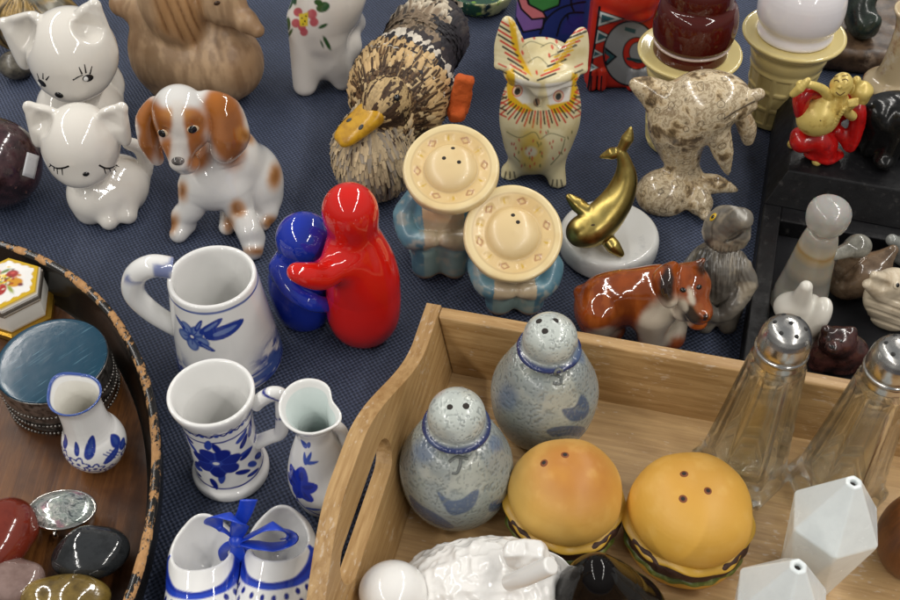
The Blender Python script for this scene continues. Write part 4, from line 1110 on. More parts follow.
def cat(base, head, hr, earL, earR, body, paws, tail, label, dyh):
    f = Frame(*base); t = thing('cat_figurine', label, 'figurine', f.o, 0, 'white cat figurines')
    B = Body(); k = hr / 2.2
    hc = f.L(*head, dyh)
    B.ell(hc, (hr, hr * .98, hr * .94), k=.3).ell(hc + np.array((0, -.75 * k, -.75 * k)), (hr * .74, hr * .62, hr * .5), k=.5).ell(hc + np.array((.08, -1.55 * k, -.98 * k)), (.8 * k, .5 * k, .48 * k), k=.5)
    B.ell(f.L(head[0] - 1, head[1] - 11, dyh + .1), (hr * .93, hr * .9, hr * .86), k=.5)
    for tip, b0, b1 in (earL, earR):
        T = f.L(*tip, dyh + .35 * k); A0 = f.L(*b0, dyh + .15); A1 = f.L(*b1, dyh + .1)
        m = (A0 + A1) / 2; ln = T - m; half = np.linalg.norm(A1 - A0) / 2
        for s_ in np.linspace(0, 1, 15): 
            w = half * (1 - s_ ** 1.15) * 1.0 + .10; ax = (A1 - A0) / (2 * half)
            c = m + ln * s_ * .97
            B.cap(c - ax * max(w - .25, .02), c + ax * max(w - .25, .02), .28 * k * (1 - .2 * s_), None, .25)
        w_ = np.array((0, -.75, .66))
        c = m + ln * .42 + w_ * .42 * k
        ax = ln / np.linalg.norm(ln)
        B.cap(m + ln * .22 + w_ * .95 * k, m + ln * .60 + w_ * .68 * k, half * .62, half * .2, .4, 's')
    for (x, y, d), r in body: B.ell(f.L(x, y, d), np.array(r) * k, k=.8)
    for (x, y) in paws: B.cap(f.G(x, y, .5 * k), f.G(x, y, .5 * k) + np.array((-.1, 1.4, .9)) * k, .55 * k, .6 * k, .45)
    B.path([f.L(*p, d) for *p, d in tail], [.5 * k, .45 * k, .42 * k, .38 * k], .3)
    V, F = B.cut(.02).mesh(.085, 8)
    o = mkmesh('cat_body', V, F, catg, t)
    return f, t, bvh_of(V, F)
f, t, bv = cat((104, 207), (81, 147), 2.22, ((27, 105), (53, 112), (38, 144)), ((123, 106), (101, 114), (127, 143)),
    [((104, 190, .2), (2.0, 2.1, 1.7)), ((120, 185, .9), (1.75, 2.1, 1.75)), ((92, 195, -.4), (1.3, 1.5, 1.5))], [(109, 221), (128, 215), (88, 214)],
    [(139, 185, 1.5), (146, 166, 1.9), (140, 149, 1.9), (128, 143, 1.7)], 'white ceramic kitten with closed eyes in front of the other white cat', -.4)
def lash(name, pts, r=.045):
    V, F = stroke(f, bv, pts, r, .4); mkmesh(name, V, F, black, t)
for L_ in (((50, 164), (56, 168), (63, 168), (69, 166)), ((99, 165), (105, 168), (111, 168), (117, 165))):
    lash('eyelid', L_, .06)
m_ = MB()
for L_ in (((54, 167), (54, 171)), ((57, 168), (57.5, 174)), ((62, 168), (62.5, 175)), ((51, 165), (49, 167)), ((104, 168), (106, 174)), ((109, 168), (112, 174)), ((113, 167), (116, 172)), ((116, 165), (119, 167))):
    m_.add(*stroke(f, bv, L_, [.045, .03], .4))
m_.build('eyelashes', black, t)
V, F = blob(f, bv, 86, 174, .19, .15, .09); mkmesh('nose', V, F, black, t)

f, t, bv = cat((82, 131), (73, 56), 2.75, ((2, 22), (36, 16), (25, 66)), ((95, 3), (80, 14), (113, 54)),
    [((82, 112, .2), (2.0, 2.0, 1.9)), ((92, 108, .9), (1.6, 2.0, 1.8)), ((60, 110, -.3), (1.1, 1.4, 1.5))], [(66, 133), (90, 133)],
    [(112, 100, 1.5), (116, 84, 1.9), (110, 70, 2.0), (104, 66, 1.8)], 'white ceramic cat with open black eyes and long lashes, behind the kitten', -.4)
for x, y in ((88, 78), (42, 83)):
    V, F = blob(f, bv, x, y, .34, .25, .06, -8); ey = mkmesh('eye', V, F, black, t)
    V, F = blob(f, bv, x - 2.2, y + .6, .15, .17, .05, -8, lift=.035); mkmesh('eye_white', V, F, wht_e, ey)
m_ = MB()
for L_ in (((82, 74), (79, 67)), ((86, 73), (84.5, 64)), ((90, 74), (92, 66)), ((73, 80), (78, 77), (83, 75)), ((39, 79), (37, 73)), ((43, 79), (43, 73)), ((46, 80), (49, 76))):
    m_.add(*stroke(f, bv, L_, [.055, .03], .4))
m_.build('eyelashes', black, t)
V, F = blob(f, bv, 59, 95, .28, .22, .12); mkmesh('nose', V, F, black, t)

# dark stone ball with a price sticker
f = Frame(8, 197)
V, F = Body().ell((0, 0, 2.75), (2.8, 2.75, 2.85)).mesh(.14, 6, lambda V: .12 * (fbm(V, .4, 3) - .5))
t = thing('stone_egg', 'dark purple polished stone egg with a white price sticker at the left edge', 'stone egg', f.o)
mkmesh('egg', V, F, mat('purple_stone', lin(70, 46, 50), .12, mottle=[(lin(38, 26, 28), .9, .42, .6), (lin(118, 84, 80), 1.6, .6, .74)], coat=.4), t)
bv = bvh_of(V, F); m_ = MB(); G_ = [[f.pick(bv, *(np.array((27, 152)) + u / 5 * np.array((12, 4)) + v / 5 * np.array((-5, 23)))) for u in range(6)] for v in range(6)]
V = np.array([p + n * .03 for r_ in G_ for p, n in r_]); mkmesh('price_sticker', V, grid_faces(6, 6, False)[:, ::-1], mat('paper', (.72, .72, .74), .5, mottle=((.35, .35, .4), 4, .62, .7)), t).modifiers.new('s', 'SOLIDIFY').thickness = .0003

# gold bristly thing and pebble at the top left corner
f = Frame(38, 50)
fur = mat('gold_bristle', attr=True, rough=.35, metal=.3)
V, F = Body().ell((0, .5, 2.4), (3.4, 2.6, 2.6)).ell((2.6, .3, 1.6), (1.6, 1.6, 1.6), k=.8).cut(.02).mesh(.1, 3)
a = np.arctan2(V[:, 1], V[:, 0]); s_ = np.abs(noise(np.stack((a * 9 + 2 * noise(V, .8, 2), V[:, 2] * .5, V[:, 0] * .3), 1), 1.0, 4) - .5) * 2
V = V + vnormals(V, F) * (-.16 * s_)[:, None]
c = pt(np.tile(lin(150, 122, 70), (len(V), 1)), ss(.2, .6, s_), lin(58, 46, 28)); c = pt(c, ss(.5, .7, fbm(V, .6, 5)), lin(120, 116, 104))
o = mkmesh('hedgehog_figurine', V, F, fur, None, c); o.location = tuple(f.o); tag(o, 'golden brown bristly ornament behind the white cat in the top corner', 'ornament')
f = Frame(20, 76); V, F = Body().ell((0, 0, .9), (1.25, 1.1, .95)).mesh(.08, 3, lambda V: .2 * (fbm(V, .8, 4) - .5))
o = mkmesh('pebble', V, F, mat('grey_pebble', lin(110, 104, 92), .3, mottle=(lin(60, 56, 50), 1, .4, .6))); o.location = tuple(f.o); tag(o, 'small grey brown pebble beside the white cat in the top corner', 'stone')

# carved wooden duck
f = Frame(200, 90)
t = thing('wooden_duck', 'carved pale wooden duck with its head turned over its breast', 'duck', f.o)
B = Body().ell(f.L(195, 55, .5), (4.1, 3.0, 2.7), (0, 8, 0), .5).ell(f.L(228, 62, -.6), (2.4, 2.4, 2.6), k=1.2).ell(f.L(168, 48, .6), (2.3, 2.6, 2.6), k=1).ell((0, 0, .5), (3.2, 2.4, .9), k=.8)
B.cap(f.L(146, 8, 1), f.L(122, 4, 1.4), 1.2, .85, .5).cap(f.L(155, 15, .6), f.L(162, 62, .5), 1.5, 1.8, 1.0).ell(f.L(172, 10, -.9), (2.0, 1.3, 3.0), (0, -18, 0), .35)
B.path([f.L(222, 40, -.2), f.L(220, 12, .2), f.L(216, -12, 0), f.L(220, -8, -.8)], [1.7, 1.3, 1.3, 1.5], .7)
B.ell(f.L(222, 4, -1.0), (1.5, 1.3, 1.35), k=.5).cap(f.L(232, 10, -1.3), f.L(246, 21, -1.8), .95, .75, .4).cap(f.L(246, 21, -1.8), f.L(257, 30, -2.1), .68, .5, .3)
def grooves(V):
    P = f.px(V); Nn = 1.0; m = m_poly(P, [(150, -30), (196, -30), (203, 25), (196, 48), (180, 40), (158, 30)], 3)
    return -.16 * m * (1 - np.abs(np.sin((P[:, 0] * .9 - P[:, 1] * .35) * .33 + 1.5 * noise(V, .5, 3)))) ** 2
V, F = B.cut(.02).mesh(.11, 5, grooves)
n_ = fbm(V * (1.8, 1.8, .28), 1.3, 4); c = pt(np.tile(lin(152, 124, 94), (len(V), 1)), ss(.35, .65, n_), lin(184, 154, 120)); P = f.px(V)
c = pt(c, .5 * ss(.45, .7, fbm(V, .35, 9)), lin(128, 92, 58)); c = pt(c, .7 * m_poly(P, [(150, -30), (196, -30), (203, 25), (196, 48), (180, 40), (158, 30)], 8), lin(168, 124, 76))
c = pt(c, .6 * m_line(P, [(218, 22), (216, 40), (222, 60)], 2, 3), lin(92, 64, 40))
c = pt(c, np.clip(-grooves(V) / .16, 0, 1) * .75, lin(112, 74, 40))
mkmesh('duck_body', V, F, mat('carved_wood', attr=True, rough=.42, bump=.3, bscale=4), t, c); bv = bvh_of(V, F)
V, F = blob(f, bv, 217, 3, .22, .14, .07, 20); mkmesh('eye', V, F, mat('dark_wood', lin(60, 40, 24), .3), t)

# white animal with painted flower
f = Frame(325, 86)
t = thing('floral_figurine', 'white china animal with a pink flower painted on its chest', 'figurine', f.o)
B = Body()
B.ell(f.L(322, 10, .4), (2.0, 2.2, 3.0), k=.6).ell(f.L(335, -15, .9), (2.2, 2.6, 2.6), k=1)
B.cap(f.L(302, 20, -.2), f.G(305, 84, .62), 1.0, .85, .7).cap(f.L(328, 40, -.2), f.G(343, 79, .62), 1.1, .8, .8).ell(f.L(322, 55, .8), (1.4, 1.4, 1.6), k=1.0)
B.cap(f.L(340, 10, .9), f.G(353, 22, 3.2), 1.2, .9, .8).cap(f.L(345, 45, 1.4), f.G(347, 55, .7), 1.2, .8, .8)
B.ell(f.L(318, -50, -.4), (2.3, 2.1, 2.0), k=.8).cap(f.L(290, -50, 0), f.L(278, -28, .2), .7, .5, .5).cap(f.L(346, -50, 0), f.L(358, -30, .2), .7, .5, .5)
V, F = B.cut(.02).mesh(.08, 7); Nn = vnormals(V, F); P = f.px(V); fc = facing(f, V, Nn)
c = np.tile(lin(218, 212, 204), (len(V), 1))
for x, y, a_, l, w in ((298, 12, 0, 9, 4.5), (302, 27, 0, 8, 4), (312, 14, 0, 9, 5), (314, 22, 0, 8, 4.5), (296, 23, 0, 7, 4.5), (304, 32, 0, 6, 4)): c = pt(c, .95 * fc * m_ell(P, (x, y), w, w, 0, .8), lin(180, 76, 84))
c = pt(c, fc * m_poly(P, [(299, 14), (308, 12), (308, 26), (300, 26)], 1), lin(216, 190, 50))
for x, y in ((302, 18), (305, 21), (303, 24), (306, 16)): c = pt(c, fc * m_ell(P, (x, y), .9, .9, 0, .5), lin(50, 50, 20))
for x, y, a_, b_, an in ((323, 7, 7, 5, -20), (318, 2, 4, 3, 0), (290, 4, 2.5, 6, 20), (288, 24, 2.5, 7, 0), (290, 33, 1.5, 5, 30), (323, 26, 5, 1.8, -25), (327, 43, 2, 8, -28), (322, 44, 1, 4, -20), (293, -2, 3, 7, -20)): c = pt(c, fc * m_ell(P, (x, y), a_, b_, an, .6), lin(50, 84, 44))
mkmesh('animal_body', V, F, mat('painted_china', attr=True, rough=.08, coat=.3), t, c)

# feathered duck
f = Frame(392, 150)
t = thing('feathered_duck', 'lifelike duck covered in brown and tan feathers with a yellow bill', 'duck', f.o)
hd = f.G(386, 100, 6.3)
PB, PM, PR, PT = f.G(374, 158, 2.5), f.G(401, 88, 3.6), f.G(424, 42, 3.9), f.G(440, 6, 4.4)
B = Body().ell(PB, (2.45, 2.5, 2.5), k=.3).ell(PM, (3.25, 4.2, 3.1), (0, 0, -10), 1.2).ell(PR, (2.7, 4.0, 2.2), (0, 0, -12), 1.2).cap(PR, PT, 2.0, .7, .8)
B.cap(PB + np.array((0, .8, .8)), hd + np.array((.1, .7, -.8)), 2.1, 1.3, .9).ell(hd, (1.32, 1.5, 1.35), (0, 0, -25), .4).ell(hd + np.array((-.45, -.6, -.3)), (.95, .9, .9), k=.5)
V, F = B.cut(.02).mesh(.16, 6); N_ = vnormals(V, F); bv = bvh_of(V, F)
def plum(P):
    d = np.linalg.norm(P - hd, axis=1); return d
under = mat('down', lin(120, 100, 74), .9, mottle=(lin(66, 50, 36), 3, .4, .6)); mkmesh('duck_body', V, F, under, t)
axis = PT - PB; axis /= np.linalg.norm(axis); fwd = np.array((-.55, -.8, -.25))
L1 = lambda *a: lin(*a)
rng = np.random.default_rng(5); pr = rng.permutation(len(V)); keep = []; occ = {}
Pp = f.px(V)
for i in pr:
    if V[i, 2] < .1: continue
    r0 = .30 if np.linalg.norm(V[i] - hd) < 2.0 else (.33 if V[i] @ axis > PM @ axis - 1 else .30)
    key = tuple((V[i] / r0).astype(int))
    if key in occ: continue
    occ[key] = 1; keep.append(i)
fV = []; fF = []; fC = []; fN = []; cnt = 0
for i in keep:
    p, n_ = V[i], N_[i]; dh = np.linalg.norm(p - hd); s_ = (p - PB) @ axis
    if n_[2] < -.6: continue
    flow = axis * (1 if dh > 1.9 else .8) + np.array((0, 0, -.35))
    if dh < 2.0: flow = (p - (hd + np.array((-1.2, -1.6, -.6)))); flow = flow / np.linalg.norm(flow)
    elif s_ < .6: flow = np.array((.1, -.25, -1.0)) if n_[1] < .3 else flow
    flow = flow + rng.normal(0, .10, 3); flow = flow - n_ * (flow @ n_); flow /= max(np.linalg.norm(flow), 1e-6); side = np.cross(n_, flow)
    x, y = Pp[i]
    if dh < 2.0: ln, w = .75 + .3 * rng.random(), .15
    elif s_ < 1.2: ln, w = 1.3 + .7 * rng.random(), .17
    elif s_ < 7: ln, w = 1.7 + .8 * rng.random(), .25
    else: ln, w = 2.2 + 1.2 * rng.random(), .38
    tan, dk = L1(198, 166, 118) * (.8 + .35 * rng.random()), L1(64, 46, 32)
    edge, cen, tipc = tan, dk, tan
    if dh < 2.0:
        edge = L1(190, 162, 116) * (.8 + .3 * rng.random()); cen = edge * .85; tipc = edge
        if noise(p[None] * 1.0, 2.6, 7)[0] > .6: edge = cen = tipc = dk * (.8 + .5 * rng.random())
    elif s_ < 1.2:
        edge = (L1(192, 170, 134) if rng.random() < .7 else L1(150, 138, 122)) * (.75 + .4 * rng.random()); cen = edge * .8; tipc = edge
        if rng.random() < .10: cen = dk
    else:
        u = s_ + .35 * (x - 415) / 15
        if 5.7 < u < 6.3: edge = cen = tipc = L1(40, 38, 44)
        elif 6.3 <= u < 7.0: edge = cen = tipc = L1(214, 204, 188) * (.85 + .2 * rng.random())
        elif 7.0 <= u < 7.7: edge = cen = tipc = L1(58, 52, 54)
        elif u >= 7.7:
            edge = L1(186, 170, 146) * (.8 + .3 * rng.random()); cen = L1(124, 106, 86) if rng.random() < .7 else L1(66, 56, 48); tipc = L1(206, 194, 172)
            if x > 440: edge, cen, tipc = L1(60, 56, 60), L1(44, 42, 46), L1(70, 64, 62)
        elif rng.random() < .25: cen = L1(96, 70, 46)
        elif rng.random() < .2: edge = cen = L1(206, 180, 136)
    rows = 5; dkf = rng.random() < .38
    for k in range(rows):
        q = k / (rows - 1); ww = w * (math.sin(math.pi * min(.92, .12 + q * .86)) ** .6)
        ctr = p + flow * (ln * (q - .35)) + n_ * (.05 + (.0 if dh < 2 else .05) * q * (1 + .8 * rng.random()) - .05 * q * q * ln)
        for sx in (-1, -.3, .3, 1):
            fV.append(ctr + side * sx * ww + n_ * (-.05 * sx * sx))
            cc = cen if (abs(sx) < .5 and (k < 3 or s_ > 7 or dkf)) else edge
            if k == rows - 1: cc = cen if (dkf and abs(sx) < .5) else tipc
            if k == 0: cc = cen * .8
            fC.append(cc); fN.append(n_ * .85 + flow * .25 * (q - .4) + side * .3 * sx + rng.normal(0, .05, 3))
    for k in range(rows - 1):
        for j in range(3): fF.append((cnt + k * 4 + j, cnt + (k + 1) * 4 + j, cnt + (k + 1) * 4 + j + 1, cnt + k * 4 + j + 1))
    cnt += rows * 4
pl = mkmesh('plumage', np.array(fV), np.array(fF), mat('feather', attr=True, rough=.55, spec=.3), t, np.array(fC))
fN = np.array(fN); fN /= np.linalg.norm(fN, axis=1)[:, None]; pl.data.normals_split_custom_set_from_vertices([tuple(v) for v in fN])
B = Body()
bb = [f.L(373, 108, -.0)] ; h0 = hd + np.array((-.75, -1.0, -.15)); tip = f.G(341, 140, 5.0)
dv = tip - h0; sd = np.cross(dv / np.linalg.norm(dv), (0, 0, 1)); sd /= np.linalg.norm(sd)
for q in np.linspace(0, 1, 9):
    c_ = h0 + dv * q + np.array((0, 0, -.0)); w_ = .78 + .10 * math.sin(math.pi * q) - (.22 if q > .95 else 0)
    B.cap(c_ - sd * w_ * .62, c_ + sd * w_ * .62, .5 - .24 * q, None, .25)
V, F = B.mesh(.07, 5); mkmesh('bill', V, F, mat('yellow_bill', lin(198, 150, 28), .3, mottle=(lin(150, 104, 22), 1.2, .45, .7)), t); bv2 = bvh_of(V, F)
for x, y in ((349, 120), (361, 127)):
    V, F = blob(f, bv2, x, y, .2, .12, .04, 65); mkmesh('nostril', V, F, mat('nostril_dark', (.03, .03, .03), .5), t)
V, F = blob(f, bv, 396, 98, .2, .2, .14, lift=.14); mkmesh('eye', V, F, black, t)
B = Body().box(f.L(461, 96, .3), (.62, .4, 1.35), (-12, 12, 0), .28).box(f.L(457, 112, -.1), (.5, .7, .4), None, .25)
V, F = B.mesh(.09, 3, lambda V: .35 * (fbm(V, 1.6, 3) - .5)); mkmesh('foot', V, F, mat('orange_felt', lin(190, 84, 26), .9, bump=.6, bscale=8), t)

# green glazed dish at the top edge
f = Frame(480, 3)
V, F, A, r, z, Ti = lathe([(0, 0), (1.9, 0), (2.2, .1), (2.5, .6), (2.65, 1.3), (2.55, 1.5), (2.35, 1.2), (1.9, .7), (0, .6)], 120, .08)
c = pt(np.tile(lin(34, 74, 56), (len(V), 1)), ss(.48, .56, fbm(V, .8, 2)), lin(196, 196, 140)); c = pt(c, ss(.6, .66, fbm(V, 1.3, 8)), lin(120, 160, 60)); c = pt(c, ss(.62, .68, fbm(V, 1.0, 28)), lin(20, 44, 50))
o = mkmesh('glazed_dish', V, F, glaze, None, c); o.location = tuple(f.o); tag(o, 'mottled green and cream glazed dish cut off by the top edge', 'dish')

# folk-art cats
folk = mat('painted_wood_gloss', attr=True, rough=.25)
KB = lin(20, 18, 20)
f = Frame(614, 92)
t = thing('folk_cat', 'red painted folk-art cat with black-edged triangles and a grey disc', 'figurine', f.o)
B = Body().box((.2, 1.5, 3.6), (2.25, 1.2, 3.8), None, .7).ell((0.2, .7, 7.2), (2.1, 1.4, 1.6), k=.5).ell((-.8, .2, 6.2), (.9, .7, .6), k=.3).ell((1.0, .2, 6.2), (.9, .7, .6), k=.3)
for x in (-1.6, -.9, 1.2, 1.9): B.cap((x, .25, .3), (x, .4, 1.5), .34, .34, .12)
V, F = B.cut(.02).mesh(.06, 3); P = f.px(V); Nn = vnormals(V, F); fc = facing(f, V, Nn)
Q = lambda x, y: (500 + x / 5.625, y / 5.625)
c = np.tile(lin(188, 44, 26), (len(V), 1))
c = pt(c, fc * m_line(P, [Q(560, 40), Q(540, 200), Q(500, 470), Q(490, 520)], 1.3, .5, 3), KB)
for tri in ([(560, 60), (695, 105), (548, 150)], [(548, 165), (640, 210), (535, 248)], [(532, 275), (585, 305), (520, 330)], [(515, 355), (555, 380), (505, 402)]):
    pts = [Q(*p) for p in tri]; cen = np.mean(pts, 0)
    c = pt(c, fc * m_poly(P, [cen + (np.array(p) - cen) * 1.12 for p in pts], .6), KB); c = pt(c, fc * m_poly(P, [cen + (np.array(p) - cen) * .92 for p in pts], .5), lin(186, 190, 190)); c = pt(c, fc * m_poly(P, [cen + (np.array(p) - cen) * .56 + (-.8, 0) for p in pts], .5), lin(46, 84, 92))
cc = Q(735, 300); c = pt(c, fc * m_ell(P, cc, 28, 33, 0, .6), KB); c = pt(c, fc * m_ell(P, cc, 26.3, 31.3, 0, .6), lin(140, 142, 146))
cc = Q(770, 300); c = pt(c, fc * m_ell(P, cc, 14.5, 16.5, 0, .6), KB); c = pt(c, fc * m_ell(P, cc, 13.3, 15.3, 0, .6), lin(186, 44, 30)); c = pt(c, fc * m_ell(P, (cc[0] + 2, cc[1] - 1), 10, 11, 0, .6), KB); c = pt(c, fc * m_ell(P, (cc[0] + 2, cc[1] - 1), 9.2, 10, 0, .6), lin(140, 142, 146))
c = pt(c, fc * m_poly(P, [Q(590, 262), Q(660, 318), Q(600, 372), Q(585, 350)], .6), KB); c = pt(c, fc * m_poly(P, [Q(594, 280), Q(645, 318), Q(602, 356)], .6), lin(46, 84, 92)); c = pt(c, fc * m_poly(P, [Q(590, 300), Q(615, 320), Q(592, 345)], .6), lin(186, 44, 30))
c = pt(c, fc * m_poly(P, [Q(705, 150), Q(765, 165), Q(760, 190), Q(700, 170)], .6), lin(46, 84, 92)); c = pt(c, fc * m_line(P, [Q(720, 330), Q(800, 345)], 1.6, .6), lin(30, 60, 62))
for x in (515, 548, 572): c = pt(c, fc * m_line(P, [Q(x, 430), Q(x - 6, 520)], .9, .5), KB)
mkmesh('cat_body', V, F, folk, t, c)
f = Frame(552, 48)
t = thing('folk_cat', 'blue folk-art cat with pink, green and purple bands, behind the owl', 'figurine', f.o)
B = Body().box((0, 1.6, 3.2), (2.7, 1.4, 3.4), None, .9).ell((0, 1, 7.2), (2.2, 1.6, 1.6), k=.6)
V, F = B.cut(.02).mesh(.07, 3); P = f.px(V); Nn = vnormals(V, F); fc = facing(f, V, Nn)
c = np.tile(lin(38, 52, 118), (len(V), 1))
bands = [([Q(40, -60), Q(70, 60), Q(130, 180), Q(240, 160), Q(250, 90), Q(150, 40), Q(90, -80)], (132, 96, 164)), ([Q(75, -80), Q(120, 50), Q(180, 108), Q(262, 100), Q(240, 62), Q(160, 20), Q(130, -80)], (212, 120, 124)), ([Q(130, -80), Q(165, 25), Q(240, 65), Q(330, 30), Q(360, -80)], (64, 132, 66))]
for pts, cl in bands:
    c = pt(c, fc * m_poly(P, pts, .6), lin(*cl)); c = pt(c, fc * m_line(P, pts + pts[:1], 1.0, .5), KB)
for pts in ([Q(225, 190), Q(260, 110), Q(330, 50), Q(420, 20), Q(480, 10)], [Q(320, 200), Q(345, 120), Q(390, 75), Q(470, 70)], [Q(380, 80), Q(385, 120), Q(410, 145)], [Q(405, -40), Q(400, 20), Q(415, 60)]): c = pt(c, fc * m_line(P, pts, 1.0, .5, 5), KB)
c = pt(c, fc * .8 * m_poly(P, [Q(340, 190), Q(360, 130), Q(400, 90), Q(470, 90), Q(470, 190)], 2), lin(52, 48, 128))
mkmesh('cat_body', V, F, folk, t, c)

# painted owl
f = Frame(534, 173)
t = thing('owl_figurine', 'cream painted owl with yellow-ringed eyes and red and black feather strokes', 'figurine', f.o)
B = Body()
zc = f.L(540, 114, 0); B.ell(zc, (2.5, 2.15, 3.8), k=.3).ell(f.L(537, 146, .1), (1.75, 1.6, 1.7), k=1.0)
ztop_ = f.L(541, 66, -.1)
B.ell(ztop_ + np.array((0, -.25, .12)), (2.3, 2.15, .85), (16, 0, 0), .45)
B.ell(f.L(541, 78, -1.5), (1.75, .7, .42), (20, 0, 0), .35)
for sx, pts, w in ((-1, [(515, 70), (512, 52), (510, 36), (508, 20)], 10), (1, [(567, 74), (571, 58), (576, 44), (581, 31)], 10)):
    ps = [f.L(*p, d) for p, d in zip(pts, (-.9, -.5, -.2, .1))]; ax = np.array((.75 * sx * -1, -.65, 0)) * 1.0
    for i in range(13):
        q = i / 12; p = catmull(ps, 8)[int(q * 24)]; hw = .72 * (1 - q ** 2.4) + .06
        a_ = np.array((.62, -.25 * -sx * sx, 0)); a_ = np.array((.93, .25 * sx, .12 * sx)); hw += .25 * (1 - q) ** 2; a_ /= np.linalg.norm(a_)
        B.cap(p - a_ * hw, p + a_ * hw, .23, None, .12)
B.path([f.L(512, 73, -1.6), f.L(524, 79, -2.1), f.L(541, 81, -2.25), f.L(558, 79, -2.1), f.L(571, 74, -1.6)], [.3, .36, .38, .36, .3], .5)
for x, y, sx in ((510, 171, -1), (557, 179, 1)):
    g = f.G(x, y, .35); B.cap(f.L(539 + sx * 13, 160, -.3), g, .8, .58, .5)
    for d in (-1, 0, 1): B.cap(g, f.G(x + d * 5 + sx * 1, y + 6 - abs(d) * 1.5, .22), .32, .2, .14)
B.ell(f.L(521, 95, -2.0), (.78, .62, .6), k=.25, op='s').ell(f.L(562, 97, -2.0), (.84, .62, .6), k=.25, op='s')
B.cap(f.L(540, 93, -1.9), f.L(538, 104, -2.15), .3, .2, .25)
V, F = B.cut(.02).mesh(.06, 5); P = f.px(V); Nn = vnormals(V, F); fc = facing(f, V, Nn, -.1, .15)
c = np.tile(lin(216, 204, 164), (len(V), 1)); c = pt(c, .6 * ss(.5, .75, fbm(V, .8, 3)), lin(190, 172, 120))
RD, YL, BK = lin(190, 50, 40), lin(206, 164, 30), lin(36, 36, 32)
O = lambda x, y: (480 + x / 3.53, 20 + y / 3.53)
# yellow eye frames, white discs
c = pt(c, fc * m_poly(P, [O(88, 180), O(120, 170), O(130, 270), O(190, 320), O(150, 330), O(100, 300)], 1), YL); c = pt(c, fc * m_poly(P, [O(345, 190), O(325, 185), O(310, 280), O(235, 300), O(260, 330), O(320, 325), O(345, 260)], 1), YL)
c = pt(c, fc * m_poly(P, [O(125, 205), O(215, 225), O(200, 290), O(150, 295), O(122, 270)], 1.2), lin(214, 210, 200)); c = pt(c, fc * m_poly(P, [O(230, 225), O(325, 215), O(315, 285), O(245, 300)], 1.2), lin(218, 214, 206))
c = pt(c, fc * .6 * m_poly(P, [O(150, 215), O(225, 235), O(220, 300), O(180, 295)], 3), lin(186, 174, 140))
c = pt(c, fc * m_ell(P, O(200, 290), 3.4, 4.2, 10, .8), lin(120, 92, 70)); c = pt(c, fc * m_line(P, [O(197, 280), O(203, 300)], .8, .4), BK)
for x, y in ((132, 250), (277, 268)):
    c = pt(c, fc * m_ell(P, O(x, y), 5.2, 6.0, 20, .7), RD); c = pt(c, fc * m_ell(P, O(x, y), 4.3, 5.1, 20, .7), lin(226, 200, 170)); c = pt(c, fc * m_ell(P, O(x, y + 2), 3.0, 3.8, 20, .7), BK)
cx = np.array(O(212, 225))
for i in range(33):
    a_ = R(196 - i * 6.5 if False else 4 + i * 5.3); d = np.array((math.cos(a_), math.sin(a_)))
    r0 = 1 / math.sqrt((d[0] / 38) ** 2 + (d[1] / 29) ** 2); r1 = r0 + (12 if i % 2 else 16)
    cl = (RD, BK, RD, BK)[i % 4]; p0 = cx + d * r0 * np.array((1.0, .95)); p1 = cx + d * r1 * np.array((1, .98))
    c = pt(c, .9 * fc * m_line(P, [p0, p1], .9, .5), cl)
for k in range(9):
    for sx, x0 in ((-1, 70), (1, 358)):
        y0 = 160 + k * 22; x1 = x0 + sx * -22
        c = pt(c, .85 * fc * m_line(P, [O(x0 - 4 * sx * -1, y0 - 6), O(x1, y0 + 6)], .9, .5), (RD, BK)[k % 2])
# belly
c = pt(c, fc * .75 * ss(.35, .6, fbm(V, 1.2, 4) + .4 * m_ell(P, O(185, 460), 15, 24, 0, 8)) * m_ell(P, O(185, 465), 14, 24, 0, 8), lin(196, 160, 20)); c = pt(c, fc * m_ell(P, O(180, 465), 6, 5, 0, 2), lin(206, 198, 170))
rg = np.random.default_rng(4)
for k in range(46):
    x, y = rg.uniform(95, 330), rg.uniform(385, 520)
    if abs(x - 210) > 120 - abs(y - 400) * .35: continue
    c = pt(c, .85 * fc * m_ell(P, O(x, y), .8, 1.7, rg.uniform(-20, 20), .5), (RD, lin(110, 110, 60), lin(180, 70, 60))[k % 3])
for pts in ([(95, 395), (140, 415), (190, 395), (210, 420)], [(215, 420), (250, 400), (300, 415)], [(250, 510), (285, 470), (300, 420)], [(120, 480), (140, 500)]): c = pt(c, .7 * fc * m_line(P, [O(*p) for p in pts], .6, .4, 5), lin(100, 104, 70))
# crown and horns
for k in range(15):
    x, y = ((150, 70), (175, 110), (190, 60), (220, 80), (245, 125), (210, 155), (270, 75), (160, 150), (235, 60), (285, 110), (200, 185), (180, 85), (255, 95), (225, 125), (150, 115))[k]
    if k % 2 == 0: c = pt(c, .9 * fc * m_ell(P, O(x, y), 1.2, 2.6, -15, .5), RD)
for pts in ([(150, 95), (180, 75), (225, 90)], [(170, 150), (205, 130), (240, 160)], [(215, 95), (250, 80), (280, 100)], [(245, 130), (275, 120), (300, 140)]): c = pt(c, .7 * fc * m_line(P, [O(*p) for p in pts], .55, .4, 5), lin(90, 92, 66))
c = pt(c, fc * m_poly(P, [O(100, -10), O(125, 10), O(140, 110), O(185, 200), O(150, 175), O(112, 90)], 1.2), YL)
for k in range(10):
    q = k / 9; a0 = np.array(O(80 + 70 * q ** 1.3, 8 + 190 * q)); c = pt(c, .95 * fc * m_line(P, [a0 + (-9, -5.6), a0 + (6, 3.6)], 1.0, .5), (RD, BK)[k % 2])
